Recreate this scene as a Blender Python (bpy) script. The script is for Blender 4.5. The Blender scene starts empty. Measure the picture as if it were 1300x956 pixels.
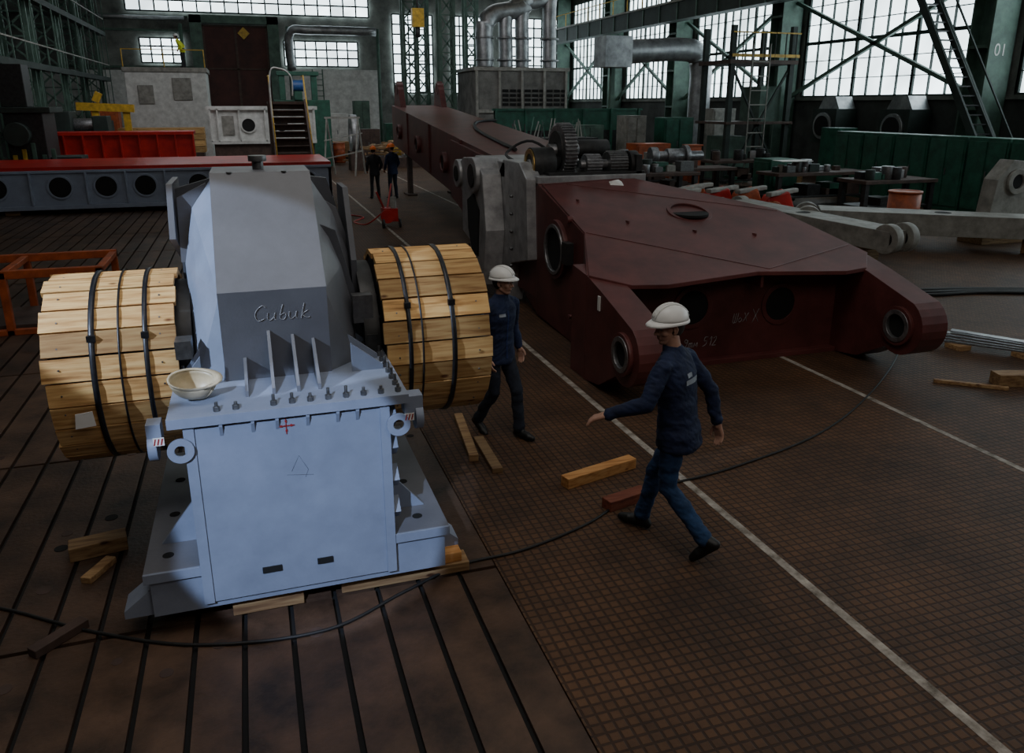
import bpy, bmesh, math, random
from mathutils import Vector, Matrix, noise
from mathutils.bvhtree import BVHTree
random.seed(7)
S=bpy.context.scene; COL=S.collection
V=Vector
# ------------------------------------------------------------ materials
def mat(name,col,rough=.6,metal=0.,var=.3,scale=6.,bump=.0,bscale=40.,attr=0.,dirt=None,emit=None,spec=.5):
    m=bpy.data.materials.new(name); m.use_nodes=True
    nt=m.node_tree; N=nt.nodes; L=nt.links
    b=N['Principled BSDF']
    b.inputs['Roughness'].default_value=rough; b.inputs['Metallic'].default_value=metal
    b.inputs['Specular IOR Level'].default_value=spec
    tc=N.new('ShaderNodeTexCoord'); no=N.new('ShaderNodeTexNoise')
    no.inputs['Scale'].default_value=scale; no.inputs['Detail'].default_value=6; no.inputs['Roughness'].default_value=.65
    L.new(tc.outputs['Object'],no.inputs['Vector'])
    cr=N.new('ShaderNodeValToRGB')
    c=V(col); d=V(dirt) if dirt else c*(1-var*1.3)
    cr.color_ramp.elements[0].position=.32; cr.color_ramp.elements[0].color=(*d,1)
    cr.color_ramp.elements[1].position=.68; cr.color_ramp.elements[1].color=(*[min(1,x*(1+var*.35)) for x in c],1)
    L.new(no.outputs['Fac'],cr.inputs['Fac']); out=cr.outputs['Color']
    if attr:
        at=N.new('ShaderNodeAttribute'); at.attribute_name='rnd'
        mr=N.new('ShaderNodeMapRange'); mr.inputs['To Min'].default_value=1-attr; mr.inputs['To Max'].default_value=1+attr*.5
        L.new(at.outputs['Fac'],mr.inputs['Value'])
        vm=N.new('ShaderNodeVectorMath'); vm.operation='SCALE'
        L.new(out,vm.inputs[0]); L.new(mr.outputs['Result'],vm.inputs['Scale']); out=vm.outputs['Vector']
    L.new(out,b.inputs['Base Color'])
    if bump:
        n2=N.new('ShaderNodeTexNoise'); n2.inputs['Scale'].default_value=bscale; n2.inputs['Detail'].default_value=4
        L.new(tc.outputs['Object'],n2.inputs['Vector'])
        bp=N.new('ShaderNodeBump'); bp.inputs['Strength'].default_value=bump; bp.inputs['Distance'].default_value=.02
        L.new(n2.outputs['Fac'],bp.inputs['Height']); L.new(bp.outputs['Normal'],b.inputs['Normal'])
    if emit:
        L.new(out,b.inputs['Emission Color']); b.inputs['Emission Strength'].default_value=emit
    return m
def wood_mat(name,c1,c2,c3,attr=.35,knots=True):
    m=bpy.data.materials.new(name); m.use_nodes=True
    nt=m.node_tree; N=nt.nodes; L=nt.links; b=N['Principled BSDF']; b.inputs['Roughness'].default_value=.75
    tc=N.new('ShaderNodeTexCoord'); mp=N.new('ShaderNodeMapping'); mp.inputs['Scale'].default_value=(1.2,14,14)
    at=N.new('ShaderNodeAttribute'); at.attribute_name='rnd'
    ad=N.new('ShaderNodeVectorMath'); ad.operation='ADD'; sc=N.new('ShaderNodeVectorMath'); sc.operation='SCALE'; sc.inputs['Scale'].default_value=37.
    L.new(at.outputs['Vector'],sc.inputs[0]); L.new(tc.outputs['Object'],ad.inputs[0]); L.new(sc.outputs['Vector'],ad.inputs[1])
    L.new(ad.outputs['Vector'],mp.inputs['Vector'])
    no=N.new('ShaderNodeTexNoise'); no.inputs['Scale'].default_value=2.5; no.inputs['Detail'].default_value=7
    L.new(mp.outputs['Vector'],no.inputs['Vector'])
    cr=N.new('ShaderNodeValToRGB'); e=cr.color_ramp.elements
    e[0].position=.3; e[0].color=(*c1,1); e[1].position=.62; e[1].color=(*c3,1); k=e.new(.46); k.color=(*c2,1)
    L.new(no.outputs['Fac'],cr.inputs['Fac']); out=cr.outputs['Color']
    if knots:
        vo=N.new('ShaderNodeTexVoronoi'); mp2=N.new('ShaderNodeMapping'); mp2.inputs['Scale'].default_value=(3.2,7,7)
        L.new(ad.outputs['Vector'],mp2.inputs['Vector']); L.new(mp2.outputs['Vector'],vo.inputs['Vector']); vo.inputs['Scale'].default_value=1.
        kr=N.new('ShaderNodeValToRGB'); kr.color_ramp.elements[0].position=.06; kr.color_ramp.elements[0].color=(.25,.14,.07,1)
        kr.color_ramp.elements[1].position=.13; kr.color_ramp.elements[1].color=(1,1,1,1)
        L.new(vo.outputs['Distance'],kr.inputs['Fac'])
        mx=N.new('ShaderNodeMix'); mx.data_type='RGBA'; mx.blend_type='MULTIPLY'; mx.inputs[0].default_value=1
        L.new(out,mx.inputs[6]); L.new(kr.outputs['Color'],mx.inputs[7]); out=mx.outputs[2]
    mr=N.new('ShaderNodeMapRange'); mr.inputs['To Min'].default_value=1-attr; mr.inputs['To Max'].default_value=1.15
    L.new(at.outputs['Fac'],mr.inputs['Value'])
    vm=N.new('ShaderNodeVectorMath'); vm.operation='SCALE'; L.new(out,vm.inputs[0]); L.new(mr.outputs['Result'],vm.inputs['Scale'])
    L.new(vm.outputs['Vector'],b.inputs['Base Color'])
    bp=N.new('ShaderNodeBump'); bp.inputs['Strength'].default_value=.3; bp.inputs['Distance'].default_value=.01
    L.new(no.outputs['Fac'],bp.inputs['Height']); L.new(bp.outputs['Normal'],b.inputs['Normal'])
    return m
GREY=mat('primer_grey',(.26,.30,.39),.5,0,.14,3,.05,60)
GREYT=mat('primer_grey_shaded',(.15,.155,.175),.45,0,.14,3,.05,60)  # darker copy of the primer; puts the tower's unlit look into the colour
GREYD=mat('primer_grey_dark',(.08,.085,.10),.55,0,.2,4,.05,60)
DARK=mat('black_void',(.008,.008,.008),.9)
DARKM=mat('dark_machine_steel',(.04,.04,.04),.5,.4,.4,8)
STEEL=mat('bare_steel',(.34,.34,.35),.38,.8,.4,12)
BOLT=mat('bolt_steel',(.2,.2,.2),.4,.8,.3,20)
STRAP=mat('strap_steel',(.05,.05,.055),.4,.7,.3,20)
WOOD=wood_mat('lagging_wood',(.34,.16,.045),(.64,.36,.13),(.80,.52,.21),.5)
WOOD2=wood_mat('timber_wood',(.16,.08,.035),(.28,.16,.07),(.38,.24,.11))
WOODO=wood_mat('timber_orange',(.3,.12,.03),(.5,.22,.06),(.6,.3,.1))
WOODR=wood_mat('timber_red',(.13,.03,.015),(.22,.05,.02),(.28,.08,.04))
RED=mat('red_oxide_primer',(.130,.037,.034),.42,0,.35,2.2,.03,50)
RED2=mat('bright_red_paint',(.5,.02,.016),.32,0,.3,2,.02)
ORANGE=mat('orange_paint',(.42,.085,.02),.5,0,.4,5)
YEL=mat('yellow_paint',(.6,.36,.03),.5,0,.4,5)
GREEN=mat('green_paint',(.022,.11,.07),.5,0,.4,3)
TEAL=mat('column_green',(.08,.145,.11),.6,0,.4,2)
TEALD=mat('column_dark_green',(.022,.036,.03),.7,0,.4,2)
CAST=mat('cast_grey',(.42,.42,.43),.40,.3,.35,4,.1,30)
BEIGE=mat('weathered_grey_beige',(.28,.27,.24),.6,0,.35,4)
WHITE=mat('white_paint',(.62,.62,.59),.6,0,.25,3)
WALLM=mat('old_plaster',(.19,.20,.18),.85,0,.5,.8)
WALLD=mat('dark_wall',(.055,.06,.055),.9,0,.5,.8)
DOORM=mat('door_brown_red',(.07,.02,.015),.7,0,.4,1)
CONC=mat('concrete_block',(.19,.185,.17),.9,0,.4,1.5,.2,20)
SILV=mat('galvanised_duct',(.4,.41,.42),.42,.7,.4,2)
BLUE=mat('blue_enamel',(.03,.10,.3),.4,0,.3,4)
GLOW=mat('daylight_pane',(.76,.90,.95),.5,0,.12,.6,attr=.45,emit=4.6)
SKYL=mat('added_rooflight_pane',(.85,.90,.90),.5,0,.12,.6,attr=.5,emit=1.8)  # glow for unseen roof panes added as dim overhead light
RUBBER=mat('black_cable',(.012,.012,.012),.6)
PAPER=mat('paper',(.75,.75,.72),.8,0,.05)
CHALK=mat('chalk',(.5,.5,.52),.9,0,.6,60)
REDM=mat('red_marker',(.4,.02,.02),.7)
BRASS=mat('brass',(.45,.3,.1),.35,.9)
LIP=mat('lip',(.2,.07,.05),.6)
BROWNST=mat('brown_steel',(.08,.048,.037),.7,0,.4,4)
SKIN=mat('skin',(.42,.23,.16),.55,0,.12,20)
HAIR=mat('hair',(.03,.02,.015),.8,0,.3,60)
EYEW=mat('eye_white',(.6,.6,.58),.3); EYED=mat('eye_dark',(.02,.015,.01),.3)
NAVY=mat('navy_cloth',(.007,.016,.058),.85,0,.35,9,.3,28)
ROYAL=mat('royal_cloth',(.012,.03,.14),.85,0,.3,9,.3,28)
JEAN=mat('denim',(.015,.05,.135),.9,0,.35,10,.3,28)
DTROU=mat('dark_trouser',(.011,.016,.03),.9,0,.3,9,.3,28)
BLKC=mat('black_cloth',(.02,.02,.024),.9,0,.3,9,.3,28)
SHOE=mat('black_boot',(.01,.01,.01),.5,0,.3,20)
HELW=mat('white_helmet',(.76,.76,.74),.35,0,.06,8)
HELC=mat('cream_helmet',(.58,.49,.33),.4,0,.25,8)
HELO=mat('orange_helmet',(1.,.2,.02),.4,0,.1,8)
HIVIS=mat('hivis_yellow',(.6,.66,.03),.8,0,.2,9)
# ------------------------------------------------------------ mesh builder
class B:
    def __init__(s,name,parent=None):
        s.name=name; s.bm=bmesh.new(); s.mats=[]; s.parent=parent
        s.lay=s.bm.verts.layers.float_vector.new('rnd'); s.M=Matrix.Identity(4)
    def mi(s,m):
        if m not in s.mats: s.mats.append(m)
        return s.mats.index(m)
    def vs(s,pts):
        r=random.random(); rv=V((r,r,r)); o=[]
        for p in pts:
            v=s.bm.verts.new(s.M@V(p)); v[s.lay]=rv; o.append(v)
        return o
    def f(s,vl,m,sm=False):
        try: fa=s.bm.faces.new(vl)
        except ValueError: return
        fa.material_index=s.mi(m); fa.smooth=sm
    def hexa(s,p,m):
        v=s.vs(p)
        for q in ((0,3,2,1),(4,5,6,7),(0,1,5,4),(1,2,6,5),(2,3,7,6),(3,0,4,7)): s.f([v[i] for i in q],m)
    def box(s,x0,x1,y0,y1,z0,z1,m):
        s.hexa([(x0,y0,z0),(x1,y0,z0),(x1,y1,z0),(x0,y1,z0),(x0,y0,z1),(x1,y0,z1),(x1,y1,z1),(x0,y1,z1)],m)
    def bar(s,a,b,w,h,m,up=(0,0,1)):
        a=V(a);b=V(b);d=(b-a).normalized();u=V(up)
        if abs(d.dot(u))>.98:u=V((0,1,0))
        r=d.cross(u).normalized()*w/2;u=r.cross(d).normalized()*h/2
        s.hexa([a-r-u,a+r-u,b+r-u,b-r-u,a-r+u,a+r+u,b+r+u,b-r+u],m)
    def prism(s,pts,ax,a0,a1,m):
        def P(p,a): return (a,p[0],p[1]) if ax=='x' else ((p[0],a,p[1]) if ax=='y' else (p[0],p[1],a))
        lo=s.vs([P(p,a0) for p in pts]); hi=s.vs([P(p,a1) for p in pts]); n=len(pts)
        s.f(lo[::-1],m); s.f(hi,m)
        for i in range(n): s.f([lo[i],lo[(i+1)%n],hi[(i+1)%n],hi[i]],m)
    def hull(s,pts,m):
        v=s.vs(pts); r=bmesh.ops.convex_hull(s.bm,input=v)
        for g in r['geom']:
            if isinstance(g,bmesh.types.BMFace): g.material_index=s.mi(m); g.smooth=False
        dead=[g for g in r['geom_interior'] if isinstance(g,bmesh.types.BMVert)]
        if dead: bmesh.ops.delete(s.bm,geom=dead,context='VERTS')
    def frame(s,a,b):
        d=(V(b)-V(a)).normalized(); u=V((0,0,1)) if abs(d.z)<.9 else V((0,1,0))
        r=d.cross(u).normalized(); return d,r,r.cross(d).normalized()
    def cyl(s,a,b,r,m,r1=None,n=20,cap=True,sm=True):
        a=V(a);b=V(b);r1=r if r1 is None else r1; d,x,y=s.frame(a,b)
        c=[(math.cos(6.28318*i/n),math.sin(6.28318*i/n)) for i in range(n)]
        v=s.vs([a+(x*p+y*q)*r for p,q in c]+[b+(x*p+y*q)*r1 for p,q in c])
        for i in range(n): s.f([v[i],v[(i+1)%n],v[n+(i+1)%n],v[n+i]],m,sm)
        if cap: s.f(v[:n][::-1],m); s.f(v[n:],m)
    def ring(s,a,b,ro,ri,m,n=28,flat=False):
        a=V(a);b=V(b); d,x,y=s.frame(a,b)
        c=[(math.cos(6.28318*(i+.5)/n),math.sin(6.28318*(i+.5)/n)) for i in range(n)]
        v=s.vs([p+(x*q+y*w)*r for p,r in ((a,ro),(b,ro),(b,ri),(a,ri)) for q,w in c])
        for k in range(4):
            for i in range(n):
                j=(i+1)%n; k2=(k+1)%4
                s.f([v[k*n+i],v[k*n+j],v[k2*n+j],v[k2*n+i]],m,(k%2==0) and not flat)
    def tube(s,pts,r,m,n=8):
        pts=[V(p) for p in pts]; rings=[]
        for i,p in enumerate(pts):
            a=pts[max(0,i-1)];b=pts[min(len(pts)-1,i+1)]; d,x,y=s.frame(a,b)
            rings.append(s.vs([p+(x*math.cos(6.28318*k/n)+y*math.sin(6.28318*k/n))*r for k in range(n)]))
        for q,w in zip(rings,rings[1:]):
            for i in range(n): s.f([q[i],q[(i+1)%n],w[(i+1)%n],w[i]],m,True)
        s.f(rings[0][::-1],m); s.f(rings[-1],m)
    def sphere(s,c,r,m,n=16,k=10,zmin=-1.):
        c=V(c); r=V(r) if hasattr(r,'__len__') else V((r,r,r)); R=[]
        t0=math.asin(max(-1,zmin))
        for j in range(k+1):
            t=t0+(math.pi/2-t0)*j/k
            R.append(s.vs([c+V((r.x*math.cos(t)*math.cos(6.28318*i/n),r.y*math.cos(t)*math.sin(6.28318*i/n),r.z*math.sin(t))) for i in range(n)]))
        for a,b in zip(R,R[1:]):
            for i in range(n): s.f([a[i],a[(i+1)%n],b[(i+1)%n],b[i]],m,True)
        s.f(R[0][::-1],m,True); s.f(R[-1],m,True)
    def addmesh(s,me,m,sm=True):
        k=s.mi(m); n0=len(s.bm.faces); s.bm.from_mesh(me); s.bm.faces.ensure_lookup_table()
        for i in range(n0,len(s.bm.faces)): s.bm.faces[i].material_index=k; s.bm.faces[i].smooth=sm
    def done(s,bevel=0):
        bmesh.ops.remove_doubles(s.bm,verts=s.bm.verts,dist=1e-6)
        bmesh.ops.recalc_face_normals(s.bm,faces=s.bm.faces)
        me=bpy.data.meshes.new(s.name); s.bm.to_mesh(me); s.bm.free()
        for m in s.mats: me.materials.append(m)
        o=bpy.data.objects.new(s.name,me); COL.objects.link(o)
        if s.parent: o.parent=s.parent
        if bevel:
            bv=o.modifiers.new('bevel','BEVEL'); bv.width=bevel; bv.segments=2; bv.limit_method='ANGLE'; bv.angle_limit=.7
        return o
def empty(name,loc=(0,0,0)):
    o=bpy.data.objects.new(name,None); COL.objects.link(o); return o
def text(name,body,size,M,m,parent=None,ext=.001):
    c=bpy.data.curves.new(name,'FONT'); c.body=body; c.size=size; c.extrude=ext
    c.materials.append(m); o=bpy.data.objects.new(name,c); COL.objects.link(o); o.matrix_world=M
    if parent: o.parent=parent
    return o
def catmull(p,n=8):
    p=[V(q) for q in p]; o=[]
    for i in range(len(p)-1):
        a=p[max(i-1,0)];b=p[i];c=p[i+1];d=p[min(i+2,len(p)-1)]
        for k in range(n):
            t=k/n; o.append(.5*((2*b)+(c-a)*t+(2*a-5*b+4*c-d)*t*t+(3*b-a-3*c+d)*t**3))
    o.append(p[-1]); return o
STK={'C':[[(.6,.85),(.35,1),(.05,.7),(.0,.35),(.25,.0),(.6,.12)]],'u':[[(0,.5),(.02,.15),(.2,.0),(.4,.2),(.45,.5),(.45,.12),(.58,.0)]],
 'b':[[(.1,1),(.05,.5),(.05,.1),(.3,.0),(.42,.22),(.3,.42),(.06,.3)]],'k':[[(.1,1),(.05,.0)],[(.42,.5),(.1,.25),(.45,.0),(.6,.05)]],
 '9':[[(.4,.75),(.15,.95),(.05,.7),(.3,.55),(.42,.85),(.4,.4),(.2,.0)]],'t':[[(.05,.5),(.05,.0)],[(.05,.42),(.2,.5),(.25,.0)],[(.25,.42),(.4,.5),(.45,.0)]],
 'M':[[(.0,.0),(.05,.5),(.22,.15),(.4,.5),(.45,0)]],'5':[[(.45,1),(.1,1),(.08,.6),(.35,.6),(.4,.25),(.05,.0)]],'1':[[(.1,.75),(.3,1),(.3,.0)]],
 '2':[[(.05,.8),(.3,1),(.4,.7),(.05,.02)],[(.05,.02),(.5,.04)]],'W':[[(0,1),(.02,.1),(.25,.0),(.27,1)],[(.25,.0),(.5,.05),(.52,1)]],'o':[[(.2,.5),(.0,.25),(.2,.0),(.42,.25),(.2,.5)]],
 'X':[[(0,1),(.5,0)],[(.5,1),(0,0)]]}
def scribble(b,s_,x,y,z,h,m,r=.0024,slant=.2,drop=0.):
    for ch in s_:
        if ch==' ': x+=h*.5; continue
        w_=0
        for st in STK[ch]:
            b.tube(catmull([(x+h*(p[0]+slant*p[1]),y,z+h*p[1]) for p in st],4),r,m,5); w_=max(w_,max(p[0] for p in st))
        x+=h*(w_+.18); z+=drop
# ------------------------------------------------------------ camera
cam=bpy.data.cameras.new('camera'); co=bpy.data.objects.new('camera',cam); COL.objects.link(co)
p_=math.atan(.301); yw=math.atan(343/1044.3)
co.location=(0,0,3.2); co.rotation_euler=(math.pi/2-p_,0,-yw)
cam.sensor_width=36; cam.lens=36*1000/1300; cam.shift_y=-45/1300; cam.clip_end=300
S.camera=co
# ------------------------------------------------------------ floor
def floor_tile_mat():
    m=bpy.data.materials.new('studded_tile_floor'); m.use_nodes=True; nt=m.node_tree;N=nt.nodes;L=nt.links;b=N['Principled BSDF']
    tc=N.new('ShaderNodeTexCoord')
    br=N.new('ShaderNodeTexBrick'); br.offset=0; br.inputs['Scale'].default_value=1
    br.inputs['Brick Width'].default_value=.07; br.inputs['Row Height'].default_value=.07; br.inputs['Mortar Size'].default_value=.011
    br.inputs['Mortar Smooth'].default_value=.5
    br.inputs['Color1'].default_value=(.125,.066,.033,1); br.inputs['Color2'].default_value=(.088,.048,.026,1); br.inputs['Mortar'].default_value=(.045,.025,.015,1)
    L.new(tc.outputs['Object'],br.inputs['Vector'])
    no=N.new('ShaderNodeTexNoise'); no.inputs['Scale'].default_value=.9; no.inputs['Detail'].default_value=10; no.inputs['Roughness'].default_value=.75
    L.new(tc.outputs['Object'],no.inputs['Vector'])
    cr=N.new('ShaderNodeValToRGB'); cr.color_ramp.elements[0].position=.33; cr.color_ramp.elements[0].color=(.4,.38,.37,1); cr.color_ramp.elements[1].position=.66; cr.color_ramp.elements[1].color=(1.25,1.15,1.05,1)
    L.new(no.outputs['Fac'],cr.inputs['Fac'])
    mx=N.new('ShaderNodeMix'); mx.data_type='RGBA'; mx.blend_type='MULTIPLY'; mx.inputs[0].default_value=1
    L.new(br.outputs['Color'],mx.inputs[6]); L.new(cr.outputs['Color'],mx.inputs[7]); L.new(mx.outputs[2],b.inputs['Base Color'])
    b.inputs['Roughness'].default_value=.65; b.inputs['Specular IOR Level'].default_value=.3
    bp=N.new('ShaderNodeBump'); bp.inputs['Strength'].default_value=.5; bp.inputs['Distance'].default_value=.01; bp.invert=True
    L.new(br.outputs['Fac'],bp.inputs['Height']); L.new(bp.outputs['Normal'],b.inputs['Normal'])
    return m
FT=floor_tile_mat()
PLATE=mat('cast_iron_plate',(.105,.060,.038),.5,.05,.6,2.2,.2,30,attr=.3,dirt=(.026,.017,.012),spec=.4)
LINE=mat('worn_white_line',(.42,.38,.33),.8,0,.5,7,dirt=(.09,.07,.05))
f=B('floor')
f.box(1.45,26,-6,64,-.1,0,FT)
f.box(-14,1.45,-6,64,-.1,-.035,DARK)
x=1.44; i=0
while x>-9:
    y=-4
    while y<63:
        f.box(x-.255,x,y+.012,y+2.9 if y<61 else 63.9,-.06,0,PLATE); y+=2.925
    x-=.29; i+=1
f.box(-14,x+.02,-6,64,-.06,0,PLATE)
f.done()
l=B('floor_marking_line')
l.box(3.40,3.47,1.5,45,.0,.003,LINE); l.box(6.44,6.51,1,45,0,.003,LINE); l.done()
pl=B('floor_plate_plug')
for k in range(60):
    X=1.31-.29*random.randrange(0,14); Y=3.3+random.random()*7
    pl.cyl((X,Y,-.01),(X,Y,.004),.03+.02*random.random(),random.choice((BROWNST,BROWNST,DARK)),n=16)
pl.done()
# ------------------------------------------------------------ room shell
w=B('wall_right')
w.box(25,25.4,-6,64,0,3.5,WALLD); w.box(25,25.4,-6,64,10.5,14,WALLD)
cols=[-1,10.5,22,33.3,43,52,61.5]
for c in cols: w.box(25,25.4,c-.7,c+.7,3.5,10.5,WALLM)
w.box(24.9,25,-6,64,3.35,3.5,WALLM)
w.done()
wn=0
def window_x(y0,y1,z0,z1,x,nx,nz,nm):
    o=B(nm); dy=(y1-y0)/nx; dz=(z1-z0)/nz
    for i in range(nx):
        for j in range(nz):
            o.box(x+.12,x+.14,y0+i*dy,y0+(i+1)*dy,z0+j*dz,z0+(j+1)*dz,GLOW)
    for i in range(nx+1):
        wd=.07 if i%4==0 else .02
        o.box(x,x+.1,y0+i*dy-wd,y0+i*dy+wd,z0,z1,TEALD)
    for j in range(nz+1):
        wd=.07 if j%3==0 else .016
        o.box(x-.01,x+.09,y0,y1,z0+j*dz-wd,z0+j*dz+wd,TEALD)
    o.done()
def window_y(x0,x1,z0,z1,y,nx,nz,nm):
    o=B(nm); dx=(x1-x0)/nx; dz=(z1-z0)/nz
    for i in range(nx):
        for j in range(nz):
            o.box(x0+i*dx,x0+(i+1)*dx,y-.14,y-.12,z0+j*dz,z0+(j+1)*dz,GLOW)
    for i in range(nx+1): o.box(x0+i*dx-.05,x0+i*dx+.05,y-.24,y-.15,z0,z1,TEALD)
    for j in range(nz+1): o.box(x0,x1,y-.25,y-.16,z0+j*dz-.05,z0+j*dz+.05,TEALD)
    o.done()
for a,b in zip(cols,cols[1:]):
    wn+=1; window_x(a+.7,b-.7,3.5,10.5,25.0,12,9,'window_%d'%wn)
w=B('wall_far'); 
w.box(-14,26,62,62.4,0,14,WALLM); w.box(-14,-3,61.85,62,0,5.4,WHITE)
w.box(3,10,61.85,62,0,5.6,WHITE)
for z in (8,8.9,11.2): w.box(-14,-3,61.8,62,z-.06,z+.06,TEAL)
w.box(-14,-3,61.8,62,5.55,5.7,TEAL)
w.done()
for a in ((-6.2,-3.5,5.9,7.5,4,3),(3.2,8.4,5.8,7.5,7,3),(-6.8,9.3,9.2,10.6,18,2),(11,14,4,9.5,5,8),(15.5,18.5,4,9.5,5,8),(19.5,24,4,9.5,7,8)):
    wn+=1; window_y(a[0],a[1],a[2],a[3],61.95,a[4],a[5],'window_%d'%wn)
d=B('door_1')
d.box(-2.1,2.1,61.55,61.8,0,8.4,DOORM)
for q in (-2.1,0,2.1): d.box(q-.08,q+.08,61.5,61.6,0,8.4,BROWNST)
for q in (2.8,5.6,8.4): d.box(-2.1,2.1,61.5,61.6,q-.1,q,BROWNST)
d.prism([(0.55,7.5),(.95,7.9),(.55,8.3),(.15,7.9)],'y',61.4,61.5,YEL)
d.done()
d=B('trim_1'); d.box(-2.9,-2.15,61.2,61.6,0,9,TEAL); d.box(2.15,2.9,61.2,61.6,0,9,TEAL); d.box(-2.9,2.9,61.2,61.6,8.5,9.0,TEAL); d.done()
w=B('wall_left'); w.box(-14.4,-14,-6,64,0,14,WALLD); w.done()
w=B('wall_near'); w.box(-14,26,-6.4,-6,0,14,WALLD); w.done()
c=B('ceiling'); c.box(-14.4,25.4,-6.4,62.4,14,14.3,WALLD)
for y in range(0,62,6):
    c.box(-14,25,y-.1,y+.1,12.2,12.4,TEALD); 
    for k in range(13): c.bar((-14+k*3,y,12.3),(-12.5+k*3,y,14),.1,.1,TEALD); c.bar((-12.5+k*3,y,14),(-11+k*3,y,12.3),.1,.1,TEALD)
c.done()
for y in range(2,60,12):
    for x0 in (-4,12):
        wn+=1; sk=B('window_%d'%wn); sk.box(x0,x0+8,y,y+5,13.9,13.95,SKYL)  # unseen glowing roof pane, added for overhead ambient light
        for k in range(9): sk.box(x0+k-.03,x0+k+.03,y,y+5,13.82,13.9,TEALD)
        sk.done()
for i,y in enumerate(cols[1:]):
    k=B('steel_column'); yy=y
    k.box(23.8,24.85,yy-.45,yy-.38,0,14,TEAL); k.box(23.8,24.85,yy+.38,yy+.45,0,14,TEAL); k.box(24.2,24.3,yy-.4,yy+.4,0,14,TEAL)
    for z in range(1,14,2): k.box(23.8,24.8,yy-.4,yy+.4,z,z+.1,TEAL)
    o=k.done()
    if i==1: text('column_number','01',.55,Matrix.Translation((24.0,yy-.46,4.75))@Matrix.Rotation(math.pi/2,4,'X'),WHITE,o)
k=B('crane_runway_girder'); k.box(22.95,23.7,-5,61,7.6,8.5,TEALD); k.box(22.8,23.75,-5,61,8.5,8.6,BEIGE); k.box(22.8,22.85,-5,61,9.4,9.45,YEL)
for y in range(-5,61,2): k.box(22.8,22.85,y,y+.05,8.6,9.45,YEL); k.box(22.9,22.95,y,y+.1,7.6,8.5,TEAL)
k.done()
k=B('wall_bracing')
for a,b in zip(cols[2:],cols[3:]):
    k.bar((24.5,a+.5,3.5),(24.5,b-.5,7.6),.15,.15,TEAL); k.bar((24.5,a+.5,7.6),(24.5,b-.5,3.5),.15,.15,TEAL)
k.done()
def lattice(X,Y,h,w_=1.1,d_=.8,nm='lattice_column'):
    k=B(nm)
    for a in (0,w_):
        for b_ in (0,d_): k.box(X+a-.08,X+a+.08,Y+b_-.08,Y+b_+.08,0,h,TEAL)
    for z in range(0,int(h)): 
        k.bar((X,Y,z),(X+w_,Y,z+1),.08,.08,TEAL); k.bar((X+w_,Y,z),(X,Y,z+1),.08,.08,TEAL)
        k.bar((X+w_,Y,z),(X+w_,Y+d_,z+1),.07,.07,TEAL); k.box(X,X+w_,Y-.03,Y+.03,z-.03,z+.03,TEAL)
    k.done()
for y in (29,35,41,47,53,59): lattice(-9.6,y,13.9)
k=B('side_gallery')
for z in (4.6,7.4,9.6): k.box(-8.35,-8.0,26,60,z,z+.25,TEALD); k.box(-8.05,-8.0,26,60,z+1.0,z+1.05,BEIGE)
for y in range(26,61,2): k.box(-8.05,-8.0,y,y+.05,0,10.6,TEAL)
k.done()
# ------------------------------------------------------------ helmet
def helmet(b,M,m,s=1.0):
    old=b.M; b.M=old@M@Matrix.Scale(s,4)
    n=24; prof=[]
    for j in range(10):
        t=math.asin(.02)+(math.pi/2-.02)*j/9; prof.append((math.cos(t),math.sin(t)))
    R=[]
    for c_,q_ in prof: R.append(b.vs([(.108*c_*math.cos(6.28318*i/n),.132*c_*math.sin(6.28318*i/n),.03+.118*q_) for i in range(n)]))
    for c_,q_ in prof[::-1]: R.append(b.vs([(.101*c_*math.cos(6.28318*i/n),.125*c_*math.sin(6.28318*i/n),.03+.110*q_) for i in range(n)]))
    for a_,c_ in zip(R,R[1:]+[R[0]]):
        for i in range(n): b.f([a_[i],a_[(i+1)%n],c_[(i+1)%n],c_[i]],m,True)
    v1=[];v2=[];v3=[];v4=[]
    for i in range(n):
        t=6.28318*i/n; c,q=math.cos(t),math.sin(t)
        ex=.006+.040*max(0,q)**3
        v1.append((.106*c,.130*q,.040)); v2.append(((.108+ex)*c,(.132+ex)*q,.026-.012*max(0,q)))
        v3.append(((.108+ex)*c,(.132+ex)*q,.018-.012*max(0,q))); v4.append((.100*c,.124*q,.022))
    R=[b.vs(x) for x in (v1,v2,v3,v4)]
    for a in range(4):
        for i in range(n): b.f([R[a][i],R[a][(i+1)%n],R[(a+1)%4][(i+1)%n],R[(a+1)%4][i]],m,a!=1)
    for dx in (-.025,0,.025):
        b.tube([(dx,.132*math.cos(t)*.99,.03+.119*math.sin(t)-abs(dx)*.12) for t in [math.pi*(.08+.84*k/12) for k in range(13)]],.006,m,6)
    b.M=old
# ------------------------------------------------------------ main grey machine
G=empty('winch_drum_machine')
b=B('housing',G)
b.box(-.80,1.05,4.67,6.45,.15,.40,GREY)
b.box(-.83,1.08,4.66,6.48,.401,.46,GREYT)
b.box(-.46,.67,4.645,6.3,.2,1.40,GREY)
b.box(-.50,-.44,4.63,4.70,.2,1.40,GREY); b.box(.65,.71,4.63,4.70,.2,1.40,GREY)
b.box(-.83,-.50,4.64,4.66,.40,.462,GREY); b.box(.71,1.08,4.64,4.66,.40,.462,GREY)
for z in (.62,.85,1.08,1.28): b.prism([(4.75,z-.08),(4.75,z+.08),(4.66,z)],'x',.67,.76,GREY)
b.prism([(.71,.46),(.98,.46),(.71,.78)],'y',5.0,5.03,GREY); b.prism([(-.50,.46),(-.75,.46),(-.50,.78)],'y',5.0,5.03,GREY)
b.box(-.58,.83,4.60,5.95,1.40,1.46,GREY)
b.box(-.14,-.02,4.635,4.66,.345,.385,DARK); b.box(.20,.30,4.635,4.66,.345,.385,DARK)
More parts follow.
